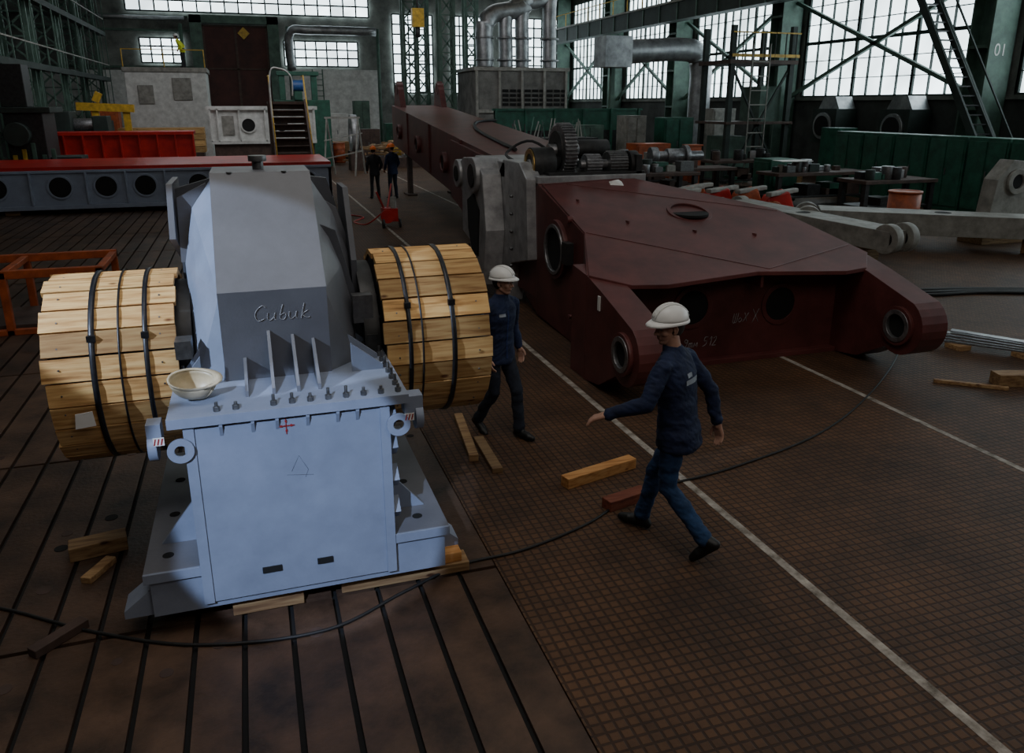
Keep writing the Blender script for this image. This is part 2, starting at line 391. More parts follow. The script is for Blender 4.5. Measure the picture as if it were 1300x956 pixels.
for X in (-.7,.9):
    for Y in (4.85,5.4,5.95): b.cyl((X,Y,.45),(X,Y,.463),.035,DARK,n=16)
b.prism([(-.8,.15),(-.97,.15),(-.97,.2),(-.8,.33)],'y',4.7,4.9,GREY)
b.prism([(1.05,.15),(1.2,.15),(1.2,.2),(1.05,.33)],'y',4.9,5.1,GREY)
prof=[(5.2,1.46),(5.2,2.05),(5.95,2.74),(6.55,2.74),(7.0,2.3),(7.0,1.46)]
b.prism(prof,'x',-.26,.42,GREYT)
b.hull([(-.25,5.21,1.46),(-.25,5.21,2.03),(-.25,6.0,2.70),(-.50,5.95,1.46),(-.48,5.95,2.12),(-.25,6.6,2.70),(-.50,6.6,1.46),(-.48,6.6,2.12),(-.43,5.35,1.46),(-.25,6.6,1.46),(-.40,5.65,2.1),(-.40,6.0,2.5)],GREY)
b.hull([(.41,5.21,1.46),(.41,5.21,2.03),(.41,6.0,2.70),(.72,5.95,1.46),(.66,5.95,2.12),(.41,6.6,2.70),(.72,6.6,1.46),(.66,6.6,2.12),(.60,5.4,1.46),(.41,6.6,1.46),(.56,6.0,2.45)],GREYT)  # right flank takes the darker grey, its shade put into the colour
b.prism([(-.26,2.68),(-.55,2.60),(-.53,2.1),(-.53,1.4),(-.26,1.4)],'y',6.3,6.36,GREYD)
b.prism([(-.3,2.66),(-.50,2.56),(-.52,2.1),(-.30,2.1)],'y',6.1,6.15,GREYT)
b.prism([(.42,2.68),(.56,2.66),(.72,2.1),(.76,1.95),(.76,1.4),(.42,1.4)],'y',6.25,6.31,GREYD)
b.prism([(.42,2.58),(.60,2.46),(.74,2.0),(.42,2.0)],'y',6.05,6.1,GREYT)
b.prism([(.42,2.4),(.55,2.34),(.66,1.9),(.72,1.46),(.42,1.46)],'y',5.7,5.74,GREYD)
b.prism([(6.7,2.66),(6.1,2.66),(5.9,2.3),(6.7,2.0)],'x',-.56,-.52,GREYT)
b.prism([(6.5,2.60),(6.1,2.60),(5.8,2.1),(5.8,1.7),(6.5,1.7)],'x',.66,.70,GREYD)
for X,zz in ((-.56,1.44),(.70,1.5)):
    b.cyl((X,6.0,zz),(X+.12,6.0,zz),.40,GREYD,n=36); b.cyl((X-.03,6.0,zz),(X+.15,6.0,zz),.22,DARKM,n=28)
    b.ring((X-.01,6.0,zz),(X+.10,6.0,zz),.55,.46,DARKM,n=36)
    for i in range(12): t=i*.5236; b.cyl((X-.02,6.0+.36*math.cos(t),zz+.36*math.sin(t)),(X+.14,6.0+.36*math.cos(t),zz+.36*math.sin(t)),.02,BOLT,n=6)
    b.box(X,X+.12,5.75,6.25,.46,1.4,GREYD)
b.box(.62,.76,5.5,5.6,1.7,1.9,BOLT); b.box(.70,.78,5.45,5.6,1.52,1.62,DARKM); b.box(-.55,-.45,5.25,5.4,1.62,1.74,BOLT)
b.cyl((.07,6.2,2.74),(.07,6.2,2.80),.04,BOLT); b.cyl((.07,6.2,2.80),(.07,6.2,2.84),.065,BOLT)
for X in (-.13,.24): b.cyl((X,5.95,2.735),(X,5.95,2.745),.02,BOLT,n=8)
for X,h in ((-.14,.16),(0.02,.34),(.17,.30),(.30,.26)): b.prism([(5.22,1.46),(4.86,1.46),(4.86,1.5),(5.22,1.46+h)],'x',X,X+.02,GREYT)
for Y in (5.15,5.4,5.65,5.85): 
    b.prism([(.55,1.46),(.76,1.46),(.76,1.49),(.55,1.66)],'y',Y,Y+.02,GREY); b.prism([(-.4,1.46),(-.53,1.46),(-.53,1.49),(-.4,1.66)],'y',Y,Y+.02,GREY)
for X in (-.30,-.12,.02,.2,.38,.5): b.prism([(4.66,1.40),(4.61,1.40),(4.61,1.38),(4.66,1.28)],'x',X,X+.02,GREY)
def stud(X,Y,z=1.46,h=.075):
    b.cyl((X,Y,z),(X,Y,z+.03),.020,BOLT,n=6,sm=False); b.cyl((X,Y,z),(X,Y,z+h),.010,BOLT,n=10)
for i in range(13):
    if i not in (0,1,4): stud(-.52+.108*i,4.67,h=.045+.03*random.random())
for i in range(9): stud(.78,4.80+.13*i); stud(-.53,5.1+.1*i)
for X in (-.60,.83):
    sg=-1 if X<0 else 1
    b.ring((X+sg*.05,4.72,1.27),(X+sg*.10,4.72,1.27),.09,.04,GREY); b.box(X-.02,X+sg*.1,4.66,4.78,1.3,1.42,GREY)
b.ring((-.52,4.60,1.26),(-.52,4.62,1.26),.075,.035,GREY); b.ring((.76,4.60,1.26),(.76,4.62,1.26),.075,.035,GREY)
for x0,z0 in ((-.66,1.31),(.80,1.28)):
    b.box(x0,x0+.06,4.602,4.606,z0,z0+.05,PAPER)
    for i in range(3): b.hexa([(x0+.019*i,4.599,z0+.006),(x0+.008+.019*i,4.599,z0+.006),(x0+.008+.019*i,4.602,z0+.006),(x0+.019*i,4.602,z0+.006),(x0+.010+.019*i,4.599,z0+.044),(x0+.018+.019*i,4.599,z0+.044),(x0+.018+.019*i,4.602,z0+.044),(x0+.010+.019*i,4.602,z0+.044)],REDM)
b.box(.03,.13,4.637,4.645,1.325,1.330,REDM); b.box(.077,.082,4.637,4.645,1.275,1.38,REDM)
for a in ((-.03,0),(.03,0),(0,.03),(0,-.03)): b.box(.08+a[0]-.006,.08+a[0]+.006,4.636,4.645,1.328+a[1]-.006,1.328+a[1]+.006,REDM)
b.tube([(.09,4.645,1.02),(.14,4.645,1.12),(.19,4.645,1.02),(.17,4.645,.97)],.0018,GREYD,5); b.tube([(.06,4.645,1.0),(.22,4.645,.98)],.0015,GREYD,5)
scribble(b,'Cubuk',-.05,5.199,1.85,.10,CHALK)
b.done(.005)
def drum(x0,x1,cz,nm,straps):
    b=B(nm,G); n=25; R=.652; cy=6.0
    for i in range(n):
        a0=6.28318*(i+.04)/n; a1=6.28318*(i+.96)/n
        e0=random.uniform(-.015,.015); e1=random.uniform(-.015,.015); dr=random.uniform(-.005,.005)
        def P(x,r,a): return (x,cy+r*math.cos(a),cz+r*math.sin(a))
        r=R/math.cos(3.14159/n)+dr; ri=r-.04
        X0=x0+e0; X1=x1+e1
        b.hexa([P(X0,ri,a0),P(X1,ri,a0),P(X1,ri,a1),P(X0,ri,a1),P(X0,r,a0),P(X1,r,a0),P(X1,r,a1),P(X0,r,a1)],WOOD)
        for q in (.12,.88):
            xx=x0+(x1-x0)*q; am=(a0+a1)/2+random.uniform(-.05,.05); b.cyl(P(xx,R-.01,am),P(xx,R+.004,am),.006,BOLT,n=6)
    b.cyl((x0+.03,cy,cz),(x1-.03,cy,cz),R-.05,GREYD,n=48)
    b.cyl((x0-.02,cy,cz),(x1+.01,cy,cz),.3,DARKM,n=32)
    for sx,wd in straps:
        b.ring((sx,cy,cz),(sx+wd,cy,cz),R*1.008+.009,R*1.008-.006,STRAP,n=50)
        if wd>.02: a=2.6; b.box(sx-.008,sx+wd+.008,cy+(R+.01)*math.cos(a)-.02,cy+(R+.01)*math.cos(a)+.01,cz+(R+.01)*math.sin(a)-.02,cz+(R+.01)*math.sin(a)+.02,STRAP)
    return b.done()
drum(-1.35,-.55,1.42,'timber_lagged_drum_left',((-1.07,.035),(-.90,.012),(-.75,.03)))
drum(.82,1.60,1.48,'timber_lagged_drum_right',((.98,.03),(1.08,.012),(1.30,.035)))
b=B('paper_note',G); b.prism([(-1.20,1.20),(-1.08,1.21),(-1.09,1.31),(-1.19,1.30)],'y',5.315,5.32,PAPER); b.done()
b=B('support_timber',G)
b.box(-.35,.1,4.75,4.9,0,.15,WOOD2); b.box(.35,1.25,4.78,4.95,0,.075,WOOD2); b.box(.45,1.2,4.8,4.97,.075,.15,WOODO); b.box(-.9,1.2,6.1,6.28,0,.15,WOOD2); b.done(.006)
b=B('hard_hat',G); helmet(b,Matrix.Translation((-.44,4.90,1.62))@Matrix.Rotation(.25,4,'X')@Matrix.Rotation(1.2,4,'Z')@Matrix.Rotation(math.pi,4,'X'),HELC,1.05); b.done()
# ------------------------------------------------------------ red boom
R=empty('excavator_boom')
b=B('boom_body',R)
zt=lambda Y:1.2+.266*(Y-7.9)
top=[(3.65,8.25),(4.06,7.95),(4.5,7.9),(5.8,8.05),(7.0,7.9),(7.35,7.95),(7.7,8.35),(7.33,9.87),(5.65,11.3),(4.13,11.15),(4.08,9.4)]
lo=b.vs([(x,y,zt(y)-.05) for x,y in top]); hi=b.vs([(x,y,zt(y)) for x,y in top]); n=len(top)
b.f(hi,RED); b.f(lo[::-1],RED)
for i in range(n): b.f([lo[i],lo[(i+1)%n],hi[(i+1)%n],hi[i]],RED)
def wall(x0,y0,x1,y1,z0a,z0b,z1a,z1b,t=.05,m=RED):
    d=V((x1-x0,y1-y0,0)).normalized(); q=V((-d.y,d.x,0))*t/2
    b.hexa([V((x0,y0,z0a))-q,V((x1,y1,z0b))-q,V((x1,y1,z0b))+q,V((x0,y0,z0a))+q,V((x0,y0,z1a))-q,V((x1,y1,z1b))-q,V((x1,y1,z1b))+q,V((x0,y0,z1a))+q],m)
wall(4.12,11.2,4.1,9.4,0.05,.0,zt(11.15)-.02,zt(9.4)-.02); wall(4.1,9.4,3.67,8.3,0,0,zt(9.4)-.02,zt(8.3)-.02)
wall(4.12,11.2,4.3,13.2,.05,.4,2.05,2.1)
wall(5.65,11.3,7.3,9.87,.05,.0,2.05,1.68); wall(7.3,9.87,7.68,8.4,0,.1,1.68,1.3)
b.box(4.1,5.65,11.2,13.4,.3,2.06,RED)
b.box(3.75,7.6,8.42,8.48,.0,1.30,RED)
b.box(4.0,7.4,8.3,8.5,0,.06,RED)
for X,Z in ((5.15,.75),(6.45,.70)):
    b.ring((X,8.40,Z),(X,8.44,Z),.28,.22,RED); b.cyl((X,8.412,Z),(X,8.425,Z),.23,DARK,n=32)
b.box(5.9,5.94,8.1,8.42,1.02,1.18,RED)
def lug(x0,x1):
    arc=[(7.27+.36*math.cos(t),.63+.36*math.sin(t)) for t in [math.radians(a) for a in range(120,301,15)]]
    pts=[(8.75,zt(8.5)-.03),(8.3,zt(8.2)),(7.9,1.18)]+arc+[(7.9,.06),(8.3,0),(8.75,0)]
    b.prism(pts,'x',x0,x1,RED)
    for a,c in ((x0-.05,x0),(x1,x1+.05)):
        b.ring((a,7.27,.63),(c,7.27,.63),.24,.15,RED); b.ring((a-.01,7.27,.63),(c+.01,7.27,.63),.2,.145,STEEL)
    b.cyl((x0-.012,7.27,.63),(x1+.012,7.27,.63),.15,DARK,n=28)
lug(3.65,4.02); lug(7.32,7.70)
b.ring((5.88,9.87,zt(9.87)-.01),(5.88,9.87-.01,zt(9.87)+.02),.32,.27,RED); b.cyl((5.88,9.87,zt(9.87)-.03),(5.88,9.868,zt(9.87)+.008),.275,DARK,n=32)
for a,c in (((4.1,9.4),(6.0,8.1)),((4.5,11.1),(7.3,9.8)),((4.13,11.1),(5.65,11.28)),((6.0,8.1),(7.6,8.6))):
    b.bar((a[0],a[1],zt(a[1])+.002),(c[0],c[1],zt(c[1])+.002),.025,.008,RED)
for X,Y in ((4.4,10.4),(4.8,9.6),(5.6,9.2),(6.4,9.0)): b.box(X,X+.02,Y,Y+.08,zt(Y)-.02,zt(Y)+.04,RED)
b.box(3.635,3.65,7.9,7.96,.95,1.12,PAPER)
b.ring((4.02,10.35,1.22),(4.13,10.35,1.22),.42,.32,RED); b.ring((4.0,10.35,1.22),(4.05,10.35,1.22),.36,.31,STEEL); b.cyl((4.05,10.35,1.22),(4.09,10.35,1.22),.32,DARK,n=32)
b.box(3.98,4.1,9.75,9.95,1.1,1.4,DARKM)
b.cyl((4.03,9.9,1.7),(4.12,9.9,1.7),.05,RED); b.cyl((4.0,9.7,.4),(4.12,9.7,.4),.03,RED)
b.hexa([(4.28,13,.9),(6.2,13,.9),(7.25,30.5,1.75),(5.3,30.5,1.75),(4.28,13,2.2),(6.2,13,2.2),(7.25,30.5,3.15),(5.3,30.5,3.15)],RED)
b.hexa([(4.2,13,.35),(6.2,13,.35),(6.5,18.5,1.1),(4.55,18.5,1.1),(4.2,13,2.15),(6.2,13,2.15),(6.5,18.5,2.4),(4.55,18.5,2.4)],RED)
for t in (.25,.5,.75): X=4.28+1.02*t; Y=13+17.5*t; b.box(X-.04,X+.05,Y,Y+.1,.95+.85*t,2.2+.95*t,RED); b.ring((X-.0,Y+2,1.6+.9*t),(X+.15,Y+2,1.6+.9*t),.25,.18,RED); b.cyl((X+.03,Y+2,1.6+.9*t),(X+.2,Y+2,1.6+.9*t),.18,DARK)
for X in (5.5,7.0): b.prism([(29.2,3.05),(30.5,3.1),(30.3,3.7),(29.9,4.0),(29.6,3.7)],'x',X-.1,X+.1,RED); 
for X in (5.38,6.88): b.ring((X,29.9,3.72),(X+.24,29.9,3.72),.22,.12,RED)
b.ring((4.22,15.6,1.7),(4.5,15.6,1.7),.22,.16,RED); b.cyl((4.25,15.6,1.7),(4.55,15.6,1.7),.16,DARK)
b.tube(catmull([(5.0,15,2.35),(5.3,18,2.5),(5.6,20.0,2.62),(6.2,22,2.72),(6.9,22.5,2.75)],6),.04,RUBBER,6)
b.done(.012)
b=B('cast_saddle',R)
b.prism([(11.25,.9),(11.35,2.12),(11.7,2.34),(12.5,2.34),(12.75,2.1),(12.9,1.2),(12.75,.05),(12.2,.05),(12.1,.7)],'x',3.95,4.2,CAST)
b.prism([(12.6,.25),(12.4,1.2),(12.6,2.1),(13.0,2.35),(13.8,2.3),(14.3,2.1),(14.3,1.9),(13.9,1.7),(13.9,1.0),(13.4,.9),(13.2,.25)],'x',3.62,3.95,CAST)
b.prism([(12.85,.7),(12.75,1.5),(13.1,1.75),(13.5,1.6),(13.45,1.1),(13.2,.7)],'x',3.6,3.63,DARK)
b.cyl((3.55,13.0,2.05),(4.0,13.0,2.05),.3,CAST,n=28); b.cyl((3.53,13.0,2.05),(3.56,13.0,2.05),.2,DARKM,n=28)
b.cyl((3.57,14.1,2.0),(3.95,14.1,2.0),.25,CAST,n=24); b.cyl((3.55,14.1,2.0),(3.6,14.1,2.0),.14,DARK,n=24)
b.box(3.95,6.0,12.4,14.2,2.05,2.3,CAST)
b.box(4.1,5.9,11.25,12.4,2.0,2.16,CAST)
for i in range(6): b.cyl((3.9,12.0,.4+i*.28),(3.96,12.0,.4+i*.28),.03,BOLT,n=6)
b.done(.03)
b=B('gear_train',R)
def gear(c,r,w,nt,m):
    pts=[]
    for i in range(nt):
        for k,rr in ((0,r*.92),(.25,r*.92),(.35,r),(.65,r),(.75,r*.92)):
            t=6.28318*(i+k)/nt; pts.append((c[1]+rr*math.cos(t),c[2]+rr*math.sin(t)))
    b.prism(pts,'x',c[0]-w/2,c[0]+w/2,m)
gear((4.75,11.9,2.5),.42,.2,44,STEEL); b.ring((4.62,11.9,2.5),(4.66,11.9,2.5),.3,.12,DARKM); b.cyl((4.5,11.9,2.5),(5.0,11.9,2.5),.1,STEEL)
b.box(4.3,5.9,11.3,12.3,2.1,2.2,DARKM)
b.cyl((4.15,11.75,2.3),(4.5,11.75,2.3),.26,DARKM,n=28); b.ring((4.13,11.75,2.3),(4.2,11.75,2.3),.24,.17,BRASS); b.cyl((4.12,11.75,2.3),(4.2,11.75,2.3),.08,STEEL)
gear((5.1,11.55,2.3),.16,.25,20,STEEL); b.cyl((4.9,11.55,2.3),(5.85,11.55,2.3),.07,STEEL); gear((5.5,11.55,2.3),.2,.3,26,BOLT); b.cyl((5.7,11.55,2.3),(5.85,11.55,2.3),.2,DARKM)
b.cyl((5.0,12.1,2.5),(5.6,12.1,2.5),.15,DARKM); b.box(5.2,5.7,11.9,12.3,2.2,2.35,DARKM)
b.box(5.75,5.85,11.3,12.2,2.15,2.45,DARKM); b.hull([(5.15,11.0,2.0),(5.4,10.95,2.0),(5.45,11.15,2.05),(5.2,11.2,2.05),(5.25,11.05,2.09),(5.35,11.1,2.1)],PAPER)
b.tube(catmull([(5.0,12.2,2.2),(4.6,12.9,2.6),(4.2,13.1,2.4),(4.1,12.2,2.3)],6),.025,RUBBER,6)
b.done(.004)
b=B('chalk_marks',R); scribble(b,'9tM 512',5.05,8.415,.22,.12,CHALK,.0038,.2); scribble(b,'WoX',5.75,8.415,.5,.12,CHALK,.0038,.2); scribble(b,'X',6.05,8.415,.48,.18,CHALK,.0035,0)
b.done()
b=B('boom_stand',R)
for Y,h in ((17.5,.98),(29,1.65)):
    X=4.6+(Y-13)*.055
    b.box(X,X+1.9,Y-.2,Y+.2,h-.2,h,BROWNST)
    for q in (0.05,1.7): b.box(X+q,X+q+.15,Y-.15,Y+.15,0,h-.2,BROWNST); b.box(X+q-.1,X+q+.25,Y-.4,Y+.4,0,.06,BROWNST)
b.done()
# ------------------------------------------------------------ loose timbers & cable
def timber(nm,a,c,wd,h,m,z=0):
    t=B(nm); t.bar((a[0],a[1],z+h/2),(c[0],c[1],z+h/2),wd,h,m); t.done(.006)
timber('timber_block',(1.88,7.55),(1.76,6.5),.09,.07,WOOD2); timber('timber_block',(1.93,6.95),(1.90,6.2),.1,.05,WOOD2)
timber('timber_block',(2.37,5.75),(3.12,5.95),.11,.1,WOODO); timber('timber_block',(2.55,5.28),(2.95,5.38),.12,.09,WOODR)
timber('timber_block',(-1.5,5.85),(-1.12,5.92),.16,.11,WOOD2); timber('timber_block',(-1.33,5.45),(-1.2,5.7),.08,.05,WOOD2)
timber('timber_block',(-1.5,4.7),(-1.25,4.95),.08,.06,BROWNST)
timber('timber_block',(8.2,6.6),(9.0,6.35),.2,.15,WOOD2); timber('timber_block',(7.6,6.9),(8.2,6.4),.06,.04,WOOD2)
k=B('floor_cable')
k.tube(catmull([(-2.4,5.4,.012),(-1.9,5.35,.012),(-1.2,4.85,.012),(-.55,4.5,.012),(.2,4.4,.012),(.75,4.65,.012),(1.2,4.85,.012),(1.7,4.9,.012),(2.3,5.1,.012),(2.95,5.45,.012),(3.9,5.6,.012),(5.2,6.0,.012),(6.5,6.75,.012),(8.0,7.9,.012),(8.8,8.9,.012)],8),.011,RUBBER,6); k.done()
k=B('cable_bundle')
for i in range(5): k.tube(catmull([(9.8,10.9+i*.09,.03),(11.0,10.4+i*.1,.03+.02*(i%2)),(12.2,10.2+i*.08,.03),(14,9.4+i*.1,.03)],6),.03,RUBBER,6)
k.done()
k=B('steel_strip_stack')
for i in range(5): k.bar((8.75+i*.07,8.25-i*.05,.07+i*.035),(9.9+i*.05,6.9-i*.12,.07+i*.03),.12,.015,STEEL)
k.box(8.9,9.1,7.75,8.0,0,.06,WOOD2); k.box(9.4,9.6,7.2,7.4,0,.06,WOOD2); k.done()
k=B('crumpled_rag'); k.hull([(9.3,8.5,0),(9.5,8.45,0),(9.55,8.65,0),(9.35,8.7,0),(9.4,8.55,.07),(9.48,8.6,.05)],PAPER); k.done()
# ------------------------------------------------------------ left background
b=B('red_top_box_girder')
b.box(-7.9,2.6,27,31.0,1.3,1.4,RED2); b.box(-7.9,2.6,27.0,27.1,.25,1.3,GREY); b.box(-7.9,2.6,26.9,27.3,.15,.27,GREY); b.box(-7.9,2.6,26.92,27.2,1.22,1.3,GREY)
b.box(-7.9,2.6,30.9,31.0,.2,1.3,GREYD); b.box(2.5,2.6,27,31.0,.2,1.3,GREY)
for X in (-6.2,-4.7,-3.6,-2.5,-.6,1): b.box(X,X+.06,26.9,27.05,.27,1.25,GREY)
for X in (-5.4,-4.15,-3.05,-7.1,-1.5,.2,1.8): b.ring((X,26.96,.8),(X,27,.8),.36,.3,GREY); b.cyl((X,26.97,.8),(X,26.99,.8),.3,DARK,n=28)
for X in (-7,-1,2): b.box(X,X+.4,27.1,31,0,.16,WOOD2)
b.done(.01)
b=B('red_frame')
b.box(-7.5,-2,36,36.15,.5,2.1,RED2); b.box(-7.5,-2,35.9,37.5,2.0,2.12,RED2); b.box(-7.5,-2,35.8,36.1,.5,.6,RED2)
for i in range(9): b.box(-7.5+i*.68,-7.45+i*.68,35.85,36.05,.6,2.0,RED2)
for X in (-7.3,-2.5): b.box(X,X+.3,35.9,37,0,.5,BROWNST)
b.done()
b=B('welded_chassis')
b.box(-1.4,3.1,38,38.1,1.6,3.0,WHITE); b.box(-1.5,3.2,37.9,41,2.95,3.1,WHITE); b.box(-1.4,3.1,37.9,38.2,1.5,1.65,WHITE)
for X in (.2,1.6): b.cyl((X,37.98,2.3),(X,38.02,2.3),.28,DARK,n=24); b.ring((X,37.95,2.3),(X,38.02,2.3),.34,.28,WHITE)
b.box(-.9,-.4,37.96,38,1.9,2.7,BEIGE)
for X in (-1.4,-1.1,-.2,.9,2.1,3.0): b.box(X,X+.06,37.9,38,1.6,3,WHITE)
b.box(-1.3,3,38,40.5,.9,1.5,BROWNST)
for X in (-1.2,2.4): b.box(X,X+.5,38,40.5,0,.9,BROWNST)
b.done()
b=B('access_stairs')
for s_ in (1.1,2.45): b.bar((s_,31.6,.1),(s_,34.6,3.3),.08,.25,BROWNST); b.tube([(s_,31.6,1.1),(s_,34.6,4.3),(s_,35.8,4.3)],.025,YEL); b.box(s_-.02,s_+.02,34.55,34.6,3.3,4.3,WHITE)
for i in range(12): b.box(1.1,2.45,31.75+i*.25,32.0+i*.25,.25+i*.267,.29+i*.267,BROWNST); b.box(1.1,2.45,31.98+i*.25,32.0+i*.25,.05+i*.267,.29+i*.267,BROWNST)
b.box(1,2.6,34.6,36,3.2,3.3,BROWNST)
for X in (1.05,2.5): b.box(X-.05,X+.05,35.8,35.9,0,3.2,BROWNST); b.box(X-.05,X+.05,34.6,34.7,0,3.2,BROWNST)
b.tube(catmull([(1.1,33,1.5),(1.1,33.2,4.2),(1.5,33.2,4.5),(1.9,33.2,4.2),(1.9,33.2,3.5)],6),.03,WHITE); b.done()
b=B('machine_tool_block'); b.box(-6,-1.8,50,54,0,5.1,WHITE); b.box(-6.1,-1.7,49.9,54,4.9,5.15,BEIGE); b.box(-3.6,-2.6,49.9,50,3.4,4.6,BEIGE); b.box(-5.4,-4.6,49.9,50,3.2,4.2,BEIGE)
for X in (-6,-3.9,-1.8): b.box(X-.03,X+.03,49.9,49.96,5.15,6.1,YEL)
b.box(-6,-1.8,49.9,49.95,6.05,6.1,YEL); b.done(.03)
b=B('green_press'); b.box(1.6,4.4,44,46,0,3.4,GREEN); b.box(1.9,2.2,44,44.3,3.4,4.8,GREEN); b.box(3.5,3.8,44,44.3,3.4,4.8,GREEN); b.box(1.8,3.9,43.9,44.4,4.6,4.8,GREEN); b.cyl((2.5,43.8,4.1),(3.1,43.8,4.1),.28,BLUE); b.box(2.6,3.0,43.7,44.1,3.4,4.1,GREEN); b.done(.02)
b=B('timber_stack')
for j in range(4):
    for i in range(5): b.box(-5.8+random.random()*.2,-1.9,43+i*.3,43.28+i*.3,.9+j*.3,1.17+j*.3,WOOD)
b.box(-5.8,-2,43,44.5,0,.9,BROWNST); b.done()
b=B('yellow_jib'); b.bar((-7.2,42,3.1),(-4.8,42,3.0),.4,.35,YEL); b.bar((-6.4,42,3.3),(-6.2,42,3.7),.2,.3,YEL); b.box(-6.6,-6.3,41.9,42.1,0,3,YEL); b.box(-5.3,-5.0,41.9,42.1,0,3,YEL); b.done()
b=B('boring_machine')
b.box(-7.8,-6.6,32.0,34,0,2.9,DARKM); b.box(-7.9,-6.3,31.8,34,2.9,3.1,TEALD); b.box(-7.8,-7.0,32,33,3.1,4.5,DARKM); b.cyl((-7.4,31.6,2.2),(-7.4,32,2.2),.4,TEALD); b.box(-6.6,-5.6,32.2,33.5,0,1.4,TEALD)
for i in range(5): b.box(-7.7+i*.3,-7.55+i*.3,31.95,32,1.2,1.5+.2*(i%3),random.choice((YEL,BOLT,TEAL)))
b.done(.03)
b=B('lathe_machine'); b.box(-7.9,-5.6,39.0,40.5,0,1.9,DARKM); b.box(-7.9,-7.0,38.9,40.5,1.9,2.9,TEALD); b.cyl((-7.0,39.7,2.3),(-6.2,39.7,2.3),.3,STEEL); b.box(-6.2,-5.6,39.1,40.3,1.9,2.7,TEALD); b.done(.03)
b=B('orange_steel_frame')
for y in (12.6,14.0):
    b.box(-4.8,-2.15,y,y+.1,.82,.94,ORANGE); b.box(-4.8,-2.15,y,y+.1,0,.08,ORANGE)
    for X in (-4.8,-3.5,-2.25): b.box(X,X+.1,y,y+.1,0,.9,ORANGE)
for X in (-4.8,-3.5,-2.25): b.box(X,X+.1,12.6,14.1,.84,.92,ORANGE)
b.box(-4.7,-2.3,12.75,13.95,.05,.12,BROWNST); b.done(.008)
b=B('trestle')
for X in (3.6,5.0):
    for s_ in (-.5,.5): b.bar((X,38,2.6),(X+s_*.6,38+s_,0),.06,.06,BEIGE)
b.bar((3.5,38,2.6),(5.1,38,2.6),.08,.08,BEIGE)
for z in (.8,1.6): b.bar((3.4,37.7,z),(5.2,38.2,z+.3),.05,.05,BEIGE)
b.done()
b=B('welding_cart')
b.box(3.35,3.75,21.3,21.7,.15,.5,RED2); b.cyl((3.45,21.2,.3),(3.45,21.3,.3),.18,RED2); b.bar((3.5,21.5,.5),(3.7,21.9,1.1),.04,.04,RED2); b.bar((3.4,21.5,.5),(3.2,21.4,.95),.04,.04,RED2); b.cyl((3.65,21.4,.15),(3.65,21.4,.8),.08,BEIGE); b.cyl((3.3,21.2,.12),(3.36,21.2,.12),.12,DARKM); b.cyl((3.75,21.2,.12),(3.8,21.2,.12),.12,DARKM)
b.tube(catmull([(3.5,21.5,.5),(3.0,21.8,.05),(2.7,22.5,.02),(3.1,23.4,.02),(2.6,24.2,.02)],6),.02,RED2,6); b.done()
b=B('ring_gear_blank'); b.ring((5.0,41,1.8),(5.3,41,1.8),.9,.5,CAST); b.box(4.9,5.6,40.5,41.6,0,.95,BROWNST); b.done()
b=B('scrap_wood_pile')
for i in range(26): 
    a=random.random()*3.1; X=6+random.random()*2.4; Y=42+random.random()*2; z=.2+random.random()*1.0
    b.bar((X,Y,z),(X+1.4*math.cos(a),Y+1.4*math.sin(a),z+.1),.18,.08,WOOD2)
b.box(6,9,42,44,0,.5,BROWNST); b.done()
cl=[('crate',-.8,46,1.2,1.2,WOOD2),('tool_cabinet',.6,47.5,1.2,2.2,TEAL),('control_cabinet',5.2,54,1.3,2.6,WHITE),('control_cabinet',7.0,54.5,1.0,3.4,TEAL),('tool_cabinet',8.7,52.5,.8,2.0,GREEN),('crate',4.6,50,1.4,1.0,WOOD2),('tool_cabinet',-7.7,45,1.4,2.4,TEALD),('crate',-4.8,46.6,1.6,1.3,ORANGE),('control_cabinet',-.5,57,1.5,3.0,WHITE),('tool_cabinet',6.3,47.5,1.2,1.8,BROWNST),
 ('machine_guard',-7.6,48.0,1.3,3.2,ORANGE),('crate',-1.0,33.6,1.2,1.1,ORANGE),('tool_cabinet',18.4,33.5,1.5,2.6,GREEN),('control_cabinet',20.6,33.0,1.2,3.0,BEIGE),('tool_cabinet',22.0,26.2,.9,2.3,GREEN),('crate',15.5,30.5,1.6,1.6,ORANGE),('tool_cabinet',13.9,33.4,1.4,2.3,TEAL),('control_cabinet',16.3,33.2,1.0,2.7,BEIGE),('crate',18.0,24.6,1.3,1.2,WOOD2)]
for nm,X,Y,w_,h_,m_ in cl:
    k=B(nm); k.box(X,X+w_,Y,Y+1,.1,h_,m_); k.box(X+.08,X+w_/2-.03,Y-.04,Y,.2,h_-.1,m_); k.box(X+w_/2+.03,X+w_-.08,Y-.04,Y,.2,h_-.1,m_); k.box(X,X+w_,Y+.05,Y+.95,0,.1,DARKM); k.box(X+w_/2-.1,X+w_/2-.05,Y-.07,Y-.04,h_*.5,h_*.6,BOLT); k.done(.01)
for X,Y,m_ in ((4.3,46.5,BLUE),(5.0,46.8,ORANGE),(8.6,48.8,YEL),(.2,44.5,BROWNST)):
    k=B('oil_barrel'); k.cyl((X,Y,0),(X,Y,1.1),.36,m_,n=24); 
    for z in (.05,.4,.72,1.06): k.ring((X,Y,z),(X,Y,z+.04),.38,.34,m_)
    k.done()
k=B('wall_pipes')
for z,r in ((8.75,.12),(11.3,.1)): k.tube([(-13,61.3,z),(-3.2,61.3,z)],r,SILV,8)
for X in (-3.5,3.5,9.8): k.tube([(X,61.2,0),(X,61.2,8.4)],.12,TEAL,8)
k.tube(catmull([(3.6,61,5.5),(3.6,60.5,7.9),(5,60,8.1),(9.5,60,8.1)],6),.3,SILV,12); k.done()
k=B('wall_ladder'); 
for X in (5.0,5.7): k.box(X,X+.08,61.4,61.5,0,5.6,TEAL)
